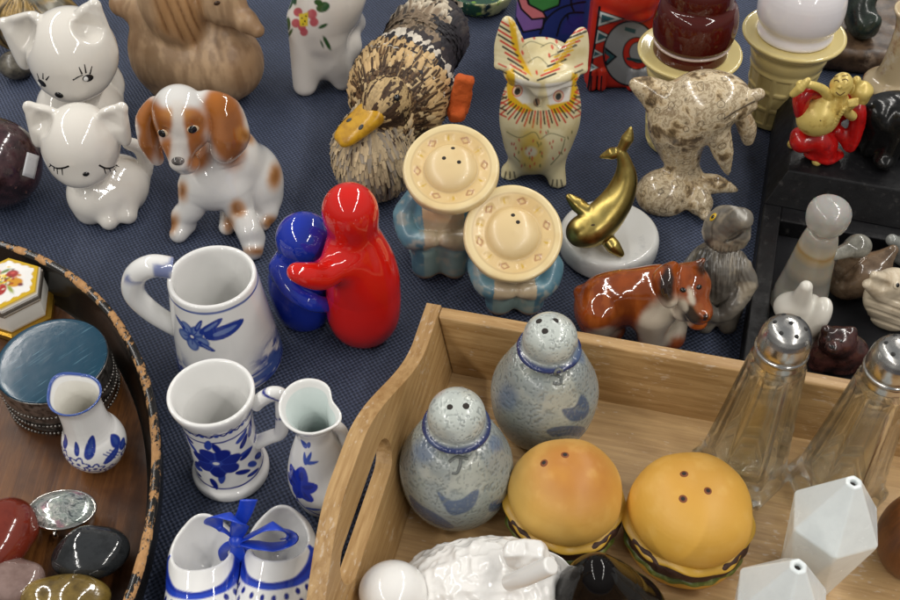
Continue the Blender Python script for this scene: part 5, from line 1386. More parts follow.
for k in range(11):
    q = k / 10; a0 = np.array(O(352 - 120 * q, 35 + 165 * q)); c = pt(c, .95 * fc * m_line(P, [a0 + (10, -3.4), a0 + (-8, 3.6)], 1.0, .5), (RD, BK, YL)[k % 3])
for k in range(8):
    q = k / 7; a0 = np.array(O(330 - 70 * q, 70 + 100 * q)); c = pt(c, .9 * fc * m_line(P, [a0 + (4, -1.5), a0 + (-3, 2)], .9, .5), YL)
for x, y in ((510, 178), (557, 186)):
    for d in (-4, 0, 4): c = pt(c, .8 * fc * m_line(P, [(x + d, y - 6), (x + d * 1.3, y)], .8, .4), BK)
mkmesh('owl_body', V, F, mat('painted_ceramic', attr=True, rough=.24, coat=.1), t, c)

# spaniel
f = Frame(222, 222)
t = thing('dog_figurine', 'sitting white china spaniel with brown ears and brown patches', 'figurine', f.o)
B = Body()
hc = f.L(184, 122, -.4)
B.ell(hc, (1.62, 1.55, 1.75), k=.3).ell(f.L(178, 108, -.3), (1.35, 1.4, 1.25), k=.6)
B.cap(f.L(179, 145, -1.3), f.L(180, 161, -1.9), .95, .62, .5).ell(f.L(186, 163, -1.3), (.8, .8, .55), k=.4)
B.path([f.L(206, 100, .1), f.L(224, 112, .1), f.L(229, 135, -.3), f.L(224, 150, -.6)], [.55, .95, 1.15, .75], .28)
B.path([f.L(155, 104, .3), f.L(147, 120, .1), f.L(150, 142, -.2), f.L(157, 159, -.4)], [.45, .62, .62, .4], .25)
B.ell(f.L(212, 182, .1), (1.75, 1.5, 1.9), k=.8).ell(f.L(230, 160, 1.3), (1.9, 2.0, 2.2), k=1).ell(f.L(250, 178, 2.2), (1.95, 2.3, 2.2), k=1).ell(f.L(262, 188, 1.6), (1.2, 1.8, 1.8), k=.6)
g1, g2, g3, g4 = f.G(181, 229, .5), f.G(252, 246, .5), f.G(265, 217, .45), f.G(227, 227, .45)
B.path([f.L(196, 188, -.1), f.L(192, 207, -.6), g1 + (.15, .5, .6)], [1.05, .8, .72], .5).cap(g1 + (.15, .4, .05), g1 + (-.1, -.35, -.08), .72, .55, .35)
B.path([f.L(232, 190, -.3), f.L(241, 213, -.7), g2 + (-.1, .5, .7)], [1.05, .82, .75], .5).cap(g2 + (0, .5, .1), g2 + (.1, -.3, -.05), .76, .6, .35)
B.cap(f.L(264, 200, 1.4), g3 + (0, .3, .1), 1.0, .72, .5).cap(g3 + (0, .4, 0), g3 + (-.1, -.5, -.05), .66, .5, .3).cap(f.L(235, 205, 1.4), g4, .9, .5, .4)
for g in (g1, g2, g3):
    for d in (-.24, .12): B.cap(g + np.array((d, -1.05, .9)), g + np.array((d, -.95, .0)), .07, .07, .12, 's')
B.ell(f.L(163, 133, -1.95), (.36, .25, .26), k=.18, op='s').ell(f.L(193, 130, -2.0), (.36, .25, .26), k=.18, op='s')
V, F = B.cut(.02).mesh(.075, 6); P = f.px(V); Nn = vnormals(V, F); fc = facing(f, V, Nn, -.3, .1)
nz_ = .8 + .4 * fbm(V, 1.0, 3)
c = np.tile(lin(214, 212, 208), (len(V), 1)); BR, BD, BX = lin(166, 98, 34), lin(112, 60, 18), lin(186, 128, 60)
def patch(c, ell, cl=BR, soft=5, a=.95):
    x, y, rx, ry, an = ell; m = m_ell(P + (nz_[:, None] - 1) * 12, (x, y), rx, ry, an, soft); return pt(c, a * m, cl)
for e_ in ((226, 126, 19, 42, -10), (220, 102, 19, 14, 0), (147, 114, 14, 18, 0), (149, 136, 11, 36, 8), (193, 124, 15, 17, 0), (162, 122, 15, 14, 30), (166, 150, 9, 14, 20), (196, 152, 13, 20, 0)): c = patch(c, e_, BR)
c = patch(c, (178, 113, 13, 8, 0), BX, 5, .8)
c = pt(c, fc * m_ell(P, (178, 93), 24, 13, 0, 6), lin(214, 212, 208)); c = pt(c, .9 * fc * m_poly(P, [(172, 100), (182, 100), (184, 125), (190, 155), (182, 172), (168, 168), (172, 140)], 3), lin(214, 208, 200))
for e_ in ((232, 128, 10, 32, -6), (149, 140, 5, 24, 10)): c = patch(c, e_, BD, 8, .7)
c = patch(c, (196, 122, 9, 6, 0), BD, 5, .6); c = patch(c, (162, 124, 8, 5, 0), BD, 5, .5)
for e_ in ((237, 208, 8, 8, 0), (182, 191, 6, 9, 0), (275, 176, 7, 13, 10), (246, 136, 9, 6, 40), (228, 224, 5, 9, 0), (172, 224, 6, 10, 20), (258, 252, 14, 4, 0), (270, 222, 8, 7, 0)): c = patch(c, e_, BX, 5, .9); c = patch(c, (e_[0], e_[1], e_[2] * .6, e_[3] * .6, e_[4]), BD, 4, .7)
mkmesh('dog_body', V, F, mat('spaniel_glaze', attr=True, rough=.07, coat=.4), t, c); bv = bvh_of(V, F)
for x, y, an in ((163, 133, 12), (193, 129, -8)):
    V, F = blob(f, bv, x, y, .34, .22, .08, an); ey = mkmesh('eye', V, F, mat('eye_tan', lin(196, 170, 140), .15), t)
    V, F = blob(f, bv, x - .6, y + .2, .25, .22, .10, an, lift=.03); mkmesh('pupil', V, F, black, ey)
V, F = blob(f, bv, 178, 161, .36, .24, .16, 0, lift=.02); mkmesh('nose', V, F, mat('grey_nose', lin(120, 112, 108), .15, mottle=((.03, .03, .03), 3, .45, .6)), t)

# sombrero figures
ter = mat('painted_terracotta', attr=True, rough=.32, coat=.1)
def sombrero(base, hc, hr, tilt, holes, label, bump=None, rzz=0):
    f = Frame(*base); t = thing('sombrero_shaker', label, 'shaker', f.o, 0, 'pair of sombrero shakers')
    c0 = f.L(*hc, -.5)
    B = Body(); H = c0[2]
    hh = H - .9; q = hh / 6.0
    for z, rx, ry in ((.9, 1.9, 1.7), (2.4 * q, 1.9, 1.75), (3.8 * q, 1.75, 1.65)): B.ell((c0[0] * z / hh * .5, .1, z), (rx, ry, 1.4 * q), k=1.0)
    B.ell((c0[0] * .8, .5, hh - 1.0), (1.6, 1.4, 1.3), k=.6)
    for sx in (-1, 1):
        B.path([(sx * 1.25, .2, 4.4 * q), (sx * 1.95, -.3, 3.5 * q), (sx * 1.55, -1.4, 2.8 * q), (sx * .35, -1.95, 3.2 * q)], [.62, .7, .62, .46], .18)
        B.cap((sx * .85, -1.2, .6), (sx * .85, -1.3, 2.0 * q), .8, .8, .35)
    V, F = B.cut(.02).mesh(.08, 4); V = relax(V + vnormals(V, F) * (.10 * (noise(V, 1.3, 7) - .5))[:, None], F, 3)
    c = np.tile(lin(108, 146, 158), (len(V), 1)); c = pt(c, ss(.42, .66, fbm(V, .7, 5)), lin(82, 120, 136)); 
    front = ((V[:, 1] < -.4) & (np.abs(V[:, 0] - c0[0] * .4) < 1.15 + .25 * (noise(V, 1.0, 4) - .5))).astype(float)
    c = pt(c, front * ss(2.3 * q, 2.6 * q, V[:, 2]), lin(178, 162, 134)); c = pt(c, front * ss(2.5 * q, 2.2 * q, V[:, 2]), lin(136, 160, 156)); c = pt(c, front * ss(3.9 * q, 4.2 * q, V[:, 2]) * .7, lin(206, 172, 130))
    c = pt(c, ss(.6, .2, V[:, 2]), lin(170, 140, 110)); c = pt(c, .5 * ss(.55, .7, fbm(V, 1.6, 9)), lin(186, 178, 158))
    mkmesh('figure_body', V, F, ter, t, c)
    prof = [(0, -.75), (hr - .6, -.7), (hr - .1, -.55), (hr, -.2), (hr, .18), (hr - .12, .3), (hr - .4, .27), (hr - .9, .15), (1.5, .06), (1.42, .1), (1.28, .38), (.8, .62), (0, .7)]
    V, F, A, r, z, Ti = lathe(prof, 200, .05)
    V[:, 2] += .05 * np.sin(2 * A + 1) * ss(.5, 1, r / hr) ; V = V + vnormals(V, F) * (.07 * (noise(V, 1.1, 3) - .5) - .05 * ss(.25, .05, np.abs(r - 1.8 * hr / 2.6)) * ss(.6, .9, np.abs(np.sin(6 * A + .6))) * ss(-.05, .02, z))[:, None]
    c = np.tile(lin(222, 202, 154), (len(V), 1)); c = pt(c, .5 * ss(.45, .7, fbm(V, .7, 13)), lin(206, 176, 120)); c = pt(c, .35 * ss(1.5, 1.2, r) * ss(.0, .2, z), lin(206, 172, 124))
    c = pt(c, .5 * ss(1.3, 1.5, r) * ss(hr - .35, hr - .6, r) * ss(-.05, .02, z), lin(204, 168, 108))
    top = ss(0, .1, z); rm = 1.80 * hr / 2.6
    for k in range(12):
        a = k * math.pi / 6 + .2; q = np.stack((V[:, 0] * math.cos(a) + V[:, 1] * math.sin(a) - rm, -V[:, 0] * math.sin(a) + V[:, 1] * math.cos(a)), 1)
        dd = np.abs(q[:, 0]) / .2 + np.abs(q[:, 1]) / .28 if k % 2 == 0 else np.abs(q[:, 0]) / .26 + np.abs(q[:, 1]) / .07
        if k % 2 == 0: c = pt(c, .75 * (1 - ss(.18, .34, np.abs(dd - .85))), lin(158, 108, 76))
        else: c = pt(c, .85 * (1 - ss(.7, 1.1, dd)), lin(196, 160, 50))
    for rr_ in (rm - .36, rm + .36): c = pt(c, .28 * (1 - ss(.02, .07, np.abs(r - rr_))) * top, lin(150, 120, 84))
    M = rot(tilt, 0, rzz); V = V @ M.T + c0
    if bump:
        p_ = f.L(*bump, -.2); V = V + (np.array((0, -.25, .3)) * np.exp(-(np.linalg.norm(V - p_, axis=1) / .5) ** 2)[:, None])
    mkmesh('sombrero', V, F, ter, t, c); bv = bvh_of(V, F)
    for x, y in holes: hole(f, bv, t, x, y, .12)
sombrero((440, 258), (451, 169), 2.62, 24, [(453, 148), (444, 158), (459, 162)], 'sombrero figure shaker with three holes in its hat beside the feathered duck', (428, 140), -8)
sombrero((513, 293), (513, 234), 2.68, 33, [(513, 215), (518, 222)], 'sombrero figure shaker with two holes in its hat, nearer the wooden tray', None, 4)
# ================================================================ right half of the table
brass = mat('polished_brass', lin(178, 158, 92), .34, metal=1, mottle=(lin(140, 116, 56), .8, .5, .7), rvar=.07)
marble = mat('white_marble', lin(218, 218, 214), .16, mottle=[(lin(172, 174, 176), .5, .56, .76), (lin(216, 216, 214), 1.2, .55, .7)], sss=.08, coat=.3)
f = Frame(607, 249)
t = thing('brass_whale', 'brass whale with a raised tail mounted on a round white marble base', 'figurine', f.o)
V, F, *_ = lathe([(0, .0), (2.65, 0), (2.88, .1), (2.97, .5), (2.97, 1.1), (2.85, 1.42), (2.6, 1.54), (0, 1.55)], 120, .08, 1); mkmesh('marble_base', V, F, marble, t)
B = Body(); L = f.L
pts = [L(581, 232, -1.5), L(592, 228, -1.3), L(604, 217, -.9), L(617, 200, -.4), L(625, 181, 0), L(625, 165, .2), L(621, 152, .3)]
rad = [.86, 1.05, 1.04, .88, .68, .42, .26]
B.path(pts, rad, .3, sub=5)
for tip in ((600, 157), (631, 127)): B.path([L(620, 152, .4), (L(620, 152, .4) + L(*tip, .5)) / 2 + np.array((.1, 0, .08)), L(*tip, .5)], [.24, .34, .06], .12, sub=4)
B.path([L(588, 213, -.9), L(578, 205, -.5), L(569, 197, -.3)], [.4, .42, .2], .15).path([L(605, 236, -1.5), L(613, 246, -2.0), L(621, 254, -2.3)], [.4, .42, .2], .15)
V, F = B.mesh(.06, 6); V[:, 2] = np.maximum(V[:, 2], 1.53); mkmesh('whale_body', V, F, brass, t); bv = bvh_of(V, F)
V, F = blob(f, bv, 593, 225, .12, .06, .03, 20); mkmesh('eye', V, F, mat('dark_brass', (.06, .04, .015), .5, metal=.5), t)

# fossil stone dolphin
f = Frame(688, 196)
fos = bpy.data.materials.new('fossil_stone'); fos.use_nodes = True
N = fos.node_tree.nodes; Lk = fos.node_tree.links; b = N['Principled BSDF']; b.inputs['Roughness'].default_value = .18; b.inputs['Coat Weight'].default_value = .25
tc = N.new('ShaderNodeTexCoord'); mp = N.new('ShaderNodeMapping'); mp.inputs['Scale'].default_value = (100, 100, 100); Lk.new(tc.outputs['Object'], mp.inputs[0])
n1 = N.new('ShaderNodeTexNoise'); n1.inputs['Scale'].default_value = .75; n1.inputs['Detail'].default_value = 7; n1.inputs['Roughness'].default_value = .63; n1.inputs['Distortion'].default_value = .25; Lk.new(mp.outputs[0], n1.inputs[0])
cr = N.new('ShaderNodeValToRGB'); Lk.new(n1.outputs['Fac'], cr.inputs[0]); e = cr.color_ramp.elements
e[0].position = .33; e[0].color = (*lin(82, 68, 50), 1); e[1].position = .72; e[1].color = (*lin(214, 198, 172), 1)
for p, c_ in ((.40, (122, 102, 74)), (.455, (190, 168, 132)), (.50, (212, 196, 166)), (.545, (150, 130, 100)), (.58, (208, 192, 162)), (.65, (140, 120, 92))): x = e.new(p); x.color = (*lin(*c_), 1)
vo = N.new('ShaderNodeTexVoronoi'); vo.inputs['Scale'].default_value = 1.25
nd = N.new('ShaderNodeVectorMath'); nd.operation = 'MULTIPLY_ADD'; nd.inputs[1].default_value = (.5, .5, .5); Lk.new(n1.outputs['Color'], nd.inputs[0]); Lk.new(mp.outputs[0], nd.inputs[2]); Lk.new(nd.outputs[0], vo.inputs[0])
mr = N.new('ShaderNodeMapRange'); mr.inputs[1].default_value = .22; mr.inputs[2].default_value = .27; Lk.new(vo.outputs['Distance'], mr.inputs[0])
m2 = N.new('ShaderNodeMapRange'); m2.inputs[1].default_value = .27; m2.inputs[2].default_value = .33; m2.inputs[3].default_value = 1; m2.inputs[4].default_value = 0; Lk.new(vo.outputs['Distance'], m2.inputs[0])
ml = N.new('ShaderNodeMath'); ml.operation = 'MULTIPLY'; Lk.new(mr.outputs[0], ml.inputs[0]); Lk.new(m2.outputs[0], ml.inputs[1])
m3 = N.new('ShaderNodeMath'); m3.operation = 'MULTIPLY'; m3.inputs[1].default_value = .75; Lk.new(ml.outputs[0], m3.inputs[0])
mx = N.new('ShaderNodeMix'); mx.data_type = 'RGBA'; Lk.new(m3.outputs[0], mx.inputs[0]); Lk.new(cr.outputs[0], mx.inputs[6]); mx.inputs[7].default_value = (*lin(70, 58, 44), 1); Lk.new(mx.outputs[2], b.inputs['Base Color'])
t = thing('stone_dolphin', 'polished beige fossil stone dolphin leaping over a rounded stone base', 'figurine', f.o)
B = Body(); L = f.L
B.path([L(736, 102, -.9), L(722, 99, -.7), L(702, 105, -.3), L(683, 119, 0), L(680, 142, .2), L(684, 165, .1), L(693, 184, 0)], [.95, 1.4, 1.95, 2.0, 1.4, .9, .7], .4, sub=6)
B.cap(L(742, 100, -1.1), L(759, 94, -1.4), .52, .34, .2).cap(L(736, 113, -1.3), L(753, 106, -1.5), .42, .26, .2).cap(L(722, 121, -2.0), L(758, 101, -2.0), .12, .12, .12, 's')
B.path([L(662, 96, .3), L(648, 88, .7), L(635, 84, 1.0)], [.9, .66, .36], .35).cap(L(658, 106, .4), L(642, 92, .9), .7, .4, .4)
B.path([L(716, 128, -1.2), L(723, 152, -1.5), L(728, 174, -1.6)], [.8, .6, .1], .25).path([L(740, 112, -.3), L(747, 128, -.2), L(748, 140, -.2)], [.5, .55, .35], .3)
B.ell(f.G(664, 193, .9), (1.75, 1.5, 1.55), k=.5).cap(L(690, 184, 0), f.G(700, 203, .7), .9, .8, .5)
B.path([L(690, 184, -.1), L(715, 184, -.5), L(736, 190, -.7)], [.7, .6, .14], .3).path([L(692, 186, -.3), L(700, 203, -.6), f.G(705, 216, .5)], [.7, .6, .3], .3)
V, F = B.cut(.02).mesh(.085, 6); mkmesh('dolphin_body', V, F, fos, t); bv = bvh_of(V, F)
m_ = MB(); m_.add(*stroke(f, bv, [(755, 101), (745, 106), (734, 112), (724, 119)], .06, .5)); m_.build('mouth_line', mat('mouth_shade', lin(90, 76, 58), .4), t)

# ice cream cone shakers
cone_m = mat('cream_cone_glaze', lin(212, 194, 132), .12, coat=.3)
def cone(base, rimc, rimw, scoop, label, mcol):
    f = Frame(*base); H = f.L(*rimc, 0)[2]; rw = rimw
    t = thing('cone_shaker', label, 'shaker', f.o, 0, 'ice cream cone shakers')
    prof = [(0, 0), (1.5, 0), (1.68, .08), (1.78, .3), (1.9, 1.2), (2.02, 2.2), (2.28, H - 2.0), (2.4, H - 1.75), (2.5, H - 1.35), (2.46, H - 1.05), (2.6, H - .8), (rw - .15, H - .35), (rw, H - .12), (rw - .02, H + .02), (rw - .15, H + .06), (rw - .45, H), (2.3, H - .08), (0, H - .1)]
    def waffle(V, A):
        z = V[:, 2]; m = ss(.3, .6, z) * ss(H - 2.0, H - 2.3, z)
        g = np.maximum(ss(.86, .97, np.abs(np.cos(A * 6))), ss(.88, .98, np.abs(np.cos((z - .4) * math.pi / 1.35))))
        W_ = V.copy(); k = 1 + (.045 * g - .02) * m; W_[:, 0] *= k; W_[:, 1] *= k; return W_
    V, F, A, r, z, Ti = lathe(prof, 240, .06, mod=waffle); mkmesh('cone', V, F, cone_m, t)
    if scoop == 'choc':
        prof = [(0, H - .1), (2.26, H - .1), (2.3, H + .1), (2.22, H + .75), (2.3, H + .9), (2.42, H + 1.0), (2.5, H + 1.5), (2.55, H + 2.2), (2.35, H + 3.2), (1.95, H + 3.5), (2.0, H + 3.8), (1.9, H + 4.6), (1.2, H + 5.6), (0, H + 6.0)]
    else:
        prof = [(0, H - .1), (2.3, H - .1), (2.42, H + .15), (2.25, H + .55), (2.3, H + .75), (2.62, H + 1.1), (2.72, H + 2.0), (2.5, H + 3.2), (1.8, H + 4.2), (.9, H + 4.7), (0, H + 4.8)]
    V, F, *_ = lathe(prof, 140, .08); mkmesh('scoop', V, F, mcol, t)
    if scoop == 'choc':
        V, F, *_ = lathe([(2.24, H + .66), (2.36, H + .70), (2.38, H + .82), (2.26, H + .88)], 140, 0, 1); mkmesh('scoop_band', V, F, mat('pale_drip', lin(188, 168, 160), .1), t)
cone((672, 142), (689, 50), 3.22, 'choc', 'ice cream cone shaker with a dark chocolate scoop behind the stone dolphin', mat('chocolate_glaze', lin(72, 20, 13), .08, coat=.0))
cone((771, 117), (797, 32), 3.28, 'van', 'ice cream cone shaker with a white vanilla scoop behind the black stand', mat('vanilla_glaze', lin(226, 222, 224), .09, coat=.3))

# bulldog
f = Frame(645, 333)
t = thing('bulldog_figurine', 'glossy brown and white china bulldog with a black ear behind the wooden tray', 'figurine', f.o)
B = Body(); L = f.L
B.ell(L(604, 303, .4), (1.5, 1.45, 1.75), k=.5).ell(L(632, 296, .2), (1.6, 1.35, 1.6), k=.9).ell(L(656, 298, -.1), (1.55, 1.55, 2.05), k=.7).ell(L(595, 310, .2), (1.1, 1.3, 1.35), k=.4)
B.cap(L(588, 294, .7), L(580, 292, .8), .36, .36, .25)
for x, y, dy in ((598, 331, -.6), (612, 327, 1.6), (652, 338, -.8), (671, 336, .4)): B.cap(L(x, 314, dy), f.G(x, y, .45), 1.05, .8, .4)
B.ell(L(686, 285, -.9), (1.3, 1.2, 1.15), k=.25).cap(L(691, 297, -1.5), L(699, 311, -2.0), .85, .72, .2).ell(L(684, 311, -1.6), (.62, .5, .62), k=.2).ell(L(705, 316, -2.6), (.3, .22, .22), k=.1).ell(L(697, 322, -1.9), (.55, .5, .35), k=.15)
B.path([L(673, 268, -.6), L(665, 280, -1.4), L(669, 299, -2.0)], [.36, .66, .46], .12).cap(L(693, 271, -.4), L(703, 260, -.3), .46, .13, .25)
B.ell(L(681, 289, -2.1), (.22, .16, .17), k=.14, op='s').ell(L(699, 287, -1.95), (.22, .16, .17), k=.14, op='s').cap(L(690, 302, -2.4), L(704, 303, -2.6), .07, .07, .1, 's').cap(L(684, 272, -1.6), L(696, 273, -1.5), .06, .06, .1, 's')
V, F = B.cut(.02).mesh(.07, 6, lambda V: .06 * (fbm(V, .8, 2) - .5)); V = relax(V, F, 3); P = f.px(V); Nn = vnormals(V, F)
nz_ = (fbm(V, .9, 4) - .5) * 14; Pn = P + nz_[:, None]
c = np.tile(lin(140, 66, 22), (len(V), 1)); c = pt(c, .6 * ss(.45, .65, fbm(V, .8, 7)), lin(104, 44, 14)); c = pt(c, .4 * ss(.5, .7, fbm(V * (2.5, 1, .7), 1, 17)), lin(176, 96, 40))
CW = lin(206, 196, 178)
for e_, cl, s_ in (((657, 326, 18, 26, 15), CW, 6), ((676, 318, 16, 20, 0), CW, 6), ((604, 334, 14, 6, 0), CW, 5), ((667, 284, 9, 18, 5), lin(26, 24, 22), 3), ((692, 298, 3.5, 9, -10), CW, 2), ((700, 266, 5, 7, 0), lin(60, 44, 36), 3), ((690, 314, 9, 9, 20), lin(48, 42, 38), 3), ((699, 308, 4.5, 5, 0), lin(150, 84, 46), 2), ((705, 317, 4, 4, 0), lin(24, 20, 20), 1.5), ((684, 306, 4, 5, 0), CW, 2)): c = pt(c, .95 * m_ell(Pn, e_[:2], e_[2], e_[3], e_[4], s_), cl)
mkmesh('bulldog_body', V, F, mat('bulldog_glaze', attr=True, rough=.07, coat=.4), t, c); bv = bvh_of(V, F)
for x, y in ((683, 290), (699, 287)):
    V, F = blob(f, bv, x, y, .16, .13, .07); mkmesh('eye', V, F, black, t)

# grey carved animal
f = Frame(717, 320)
t = thing('carved_ape', 'grey carved stone animal looking up with one yellow eye beside the bulldog', 'figurine', f.o)
B = Body(); L = f.L
B.ell(L(717, 290, .3), (1.75, 1.5, 2.3), k=.4).ell(L(718, 270, .1), (1.6, 1.4, 1.6), k=.8).ell(L(703, 275, .9), (1.2, 1.3, 2.2), (0, 12, 0), .6)
B.ell(L(725, 230, -.2), (1.15, 1.2, 1.25), k=.5).cap(L(733, 224, -.7), L(741, 219, -1.3), .85, .58, .5).cap(L(735, 238, -.8), L(741, 236, -1.3), .7, .45, .35)
B.cap(L(728, 240, -1.35), L(745, 230, -1.75), .1, .16, .1, 's')
B.path([L(740, 268, -.5), L(746, 285, -.9), L(733, 305, -1.5), L(722, 315, -1.7)], [.6, .6, .5, .42], .25).path([L(700, 272, -.3), L(694, 290, -.8), L(703, 308, -1.5), L(714, 316, -1.7)], [.6, .6, .5, .42], .25)
for x in (705, 728): B.cap(f.G(x, 325, .35), L(x, 312, -.2), .5, .7, .35)
def furg(V):
    P = f.px(V); m = m_poly(P, [(700, 245), (745, 243), (752, 300), (690, 300)], 5)
    return -.05 * m * np.abs(np.sin(P[:, 0] * .55 + 9 * noise(V, .7, 3))) + .16 * (fbm(V, 1.3, 9) - .5) + .05 * (noise(V, 3.5, 19) - .5)
V, F = B.cut(.02).mesh(.06, 3, furg); P = f.px(V)
c = np.tile(lin(120, 114, 104), (len(V), 1)); c = pt(c, ss(.42, .6, fbm(V, .6, 4)) * .8, lin(92, 88, 82)); c = pt(c, .7 * ss(.5, .7, fbm(V, .9, 14)), lin(160, 148, 128))
c = pt(c, .85 * ss(.3, .55, fbm(V, 1.6, 6)) * m_poly(P, [(688, 235), (712, 238), (708, 285), (684, 270)], 4), lin(36, 36, 36)); c = pt(c, .7 * m_line(P, [(733, 205), (741, 214), (745, 218)], 2, 2), lin(196, 192, 184))
for k in range(16):
    x = 702 + k * 2.7; c = pt(c, .6 * m_line(P, [(x + 3, 246 + 3 * (k % 3)), (x, 262 + 5 * (k % 2)), (x + (714 - x) * .1, 280 + 6 * (k % 3))], .6, .5), lin(52, 48, 44))
c = pt(c, .7 * m_line(P, [(720, 212), (712, 225), (712, 240)], .8, .6), lin(60, 56, 50)); c = pt(c, .8 * m_line(P, [(724, 242), (735, 238), (743, 232)], .9, .6), lin(50, 46, 42))
mkmesh('animal_body', V, F, mat('soapstone', attr=True, rough=.3, bump=.25, bscale=3), t, c); bv = bvh_of(V, F)
V, F = blob(f, bv, 713, 217, .2, .25, .07); ey = mkmesh('eye', V, F, mat('yellow_eye', lin(196, 160, 30), .2), t)
V, F = blob(f, bv, 713.6, 217.3, .1, .12, .06, lift=.05); mkmesh('pupil', V, F, black, ey)

# laughing monk
f = Frame(822, 158, 4.0)
t = thing('monk_figurine', 'small laughing pot-bellied monk in a red robe carrying a pale yellow sack', 'figurine', f.o)
goldp = mat('pale_gold_paint', lin(212, 188, 108), .34, metal=.15, mottle=(lin(160, 128, 52), 1.6, .5, .72)); redp = mat('red_enamel', lin(176, 20, 18), .22, coat=.2, mottle=(lin(120, 10, 12), 1.4, .5, .7))
L = f.L
B = Body().ell(L(818, 117, -.25), (1.22, 1.0, 1.18), k=.2).ell(L(824, 103, -.2), (.62, .5, .45), k=.18).ell(L(836, 107, -.2), (.55, .5, .45), k=.18).ell(L(832, 99, .15), (.95, .55, .5), k=.3)
B.cap(L(838, 97, 0), L(841, 90, -.1), .38, .4, .15).ell(L(842, 84, -.15), (.58, .6, .68), k=.12).ell(L(840, 91, -.4), (.46, .38, .32), k=.15)
B.ell(L(852, 89, -.05), (.13, .2, .36), k=.06).ell(L(832, 84, -.05), (.12, .2, .32), k=.06).ell(L(839, 87, -.75), (.12, .12, .12), k=.08)
B.path([L(829, 96, -.2), L(822, 89, -.5), L(812, 85, -.7), L(803, 84, -.7)], [.3, .26, .22, .2], .08).ell(L(801, 84, -.75), (.28, .22, .24), k=.08)
B.path([L(793, 94, -.8), L(800, 88, -.9), L(808, 80, -.9)], [.2, .26, .16], .06)
B.path([L(852, 116, -.5), L(846, 110, -.8), L(852, 104, -.9)], [.28, .26, .24], .1)
for k in range(4): B.cap(L(849 + k * 2.6, 101 - k * .5, -1.0), L(850 + k * 2.2, 106 - k * .5, -1.15), .12, .1, .04)
for k in range(9): B.ell(L(844 - k * 1.7, 109 + k * 2.6, -1.05 + .02 * k), (.13, .13, .13), k=.04)
B.cap(f.G(817, 161, .18), f.G(820, 152, .2), .3, .25, .2).cap(f.G(792, 144, .2), f.G(797, 138, .2), .28, .22, .2)
V, F = B.mesh(.04, 3); mkmesh('monk_body', V, F, goldp, t); bv = bvh_of(V, F)
m_ = MB(); dg = mat('dark_gold', lin(96, 70, 24), .5)
for st in ([(834, 81), (837, 80), (839, 82)], [(842, 80), (846, 79), (848, 81)], [(836, 92), (840, 95), (845, 92)], [(833, 77), (838, 76)], [(842, 76), (848, 75)], [(820, 120), (821, 121)]): m_.add(*stroke(f, bv, st, .035, .5, 4))
m_.build('face_lines', dg, t)
B = Body().ell(L(814, 137, .1), (1.2, .9, .8), k=.2).ell(L(824, 146, -.1), (.85, .75, .85), k=.4).ell(L(803, 140, -.1), (.75, .7, .7), k=.35).ell((0, 0, .35), (1.2, .9, .35), k=.35)
V, F = B.mesh(.05, 3, lambda V: .06 * np.sin(4 * V[:, 0] + 1.5 * V[:, 2] + 2 * noise(V, 1, 3))); mkmesh('robe_skirt', V, F, redp, t)
B = Body().path([L(823, 97, .3), L(811, 91, .1), L(802, 98, -.1), L(803, 112, -.1), L(808, 122, .2)], [.4, .48, .5, .42, .3], .25).path([L(846, 101, .3), L(857, 110, .1), L(857, 126, 0), L(850, 146, -.2)], [.42, .5, .48, .34], .25).ell(L(830, 108, .75), (1.4, .5, 1.3), k=.3).cap(L(838, 131, .2), L(846, 142, 0), .4, .36, .3)
V, F = B.mesh(.05, 3, lambda V: .05 * np.sin(5 * V[:, 0] + 2 * noise(V, 1, 3))); mkmesh('robe', V, F, redp, t)
B = Body().ell(L(861, 93, .35), (.62, .6, .8), k=.2).ell(L(856, 82, .4), (.3, .3, .35), k=.2); V, F = B.mesh(.05, 3, lambda V: .04 * np.sin(7 * V[:, 2])); mkmesh('sack', V, F, goldp, t)

# black carving on the step
f = Frame(893, 158, 4.0)
t = thing('black_carving', 'glossy black carved animal lying on the upper step at the right edge', 'carving', f.o)
B = Body(); L = f.L
B.ell(L(898, 112, 1.0), (2.2, 1.4, 1.2), k=.3).cap(L(876, 112, .5), f.G(862, 140, .5), .75, .5, .5).cap(L(885, 125, 0), f.G(868, 150, .4), .6, .45, .4).cap(L(905, 120, -.2), f.G(886, 160, .45), .85, .5, .5).ell(f.G(884, 160, .5), (.6, .75, .5), k=.3).ell((.6, 1.4, .4), (2.4, 1.6, .5), k=.4)
for k in range(4): B.cap(f.G(861 - k, 133 + k * 4, .3), f.G(857 - k, 134 + k * 4, .2), .2, .12, .1)
V, F = B.cut(.01).mesh(.07, 3, lambda V: .12 * (fbm(V, 1.1, 5) - .5)); mkmesh('animal_body', V, F, mat('black_polish', (.006, .006, .006), .2, spec=.35, mottle=((.03, .028, .026), 2.5, .6, .75)), t)

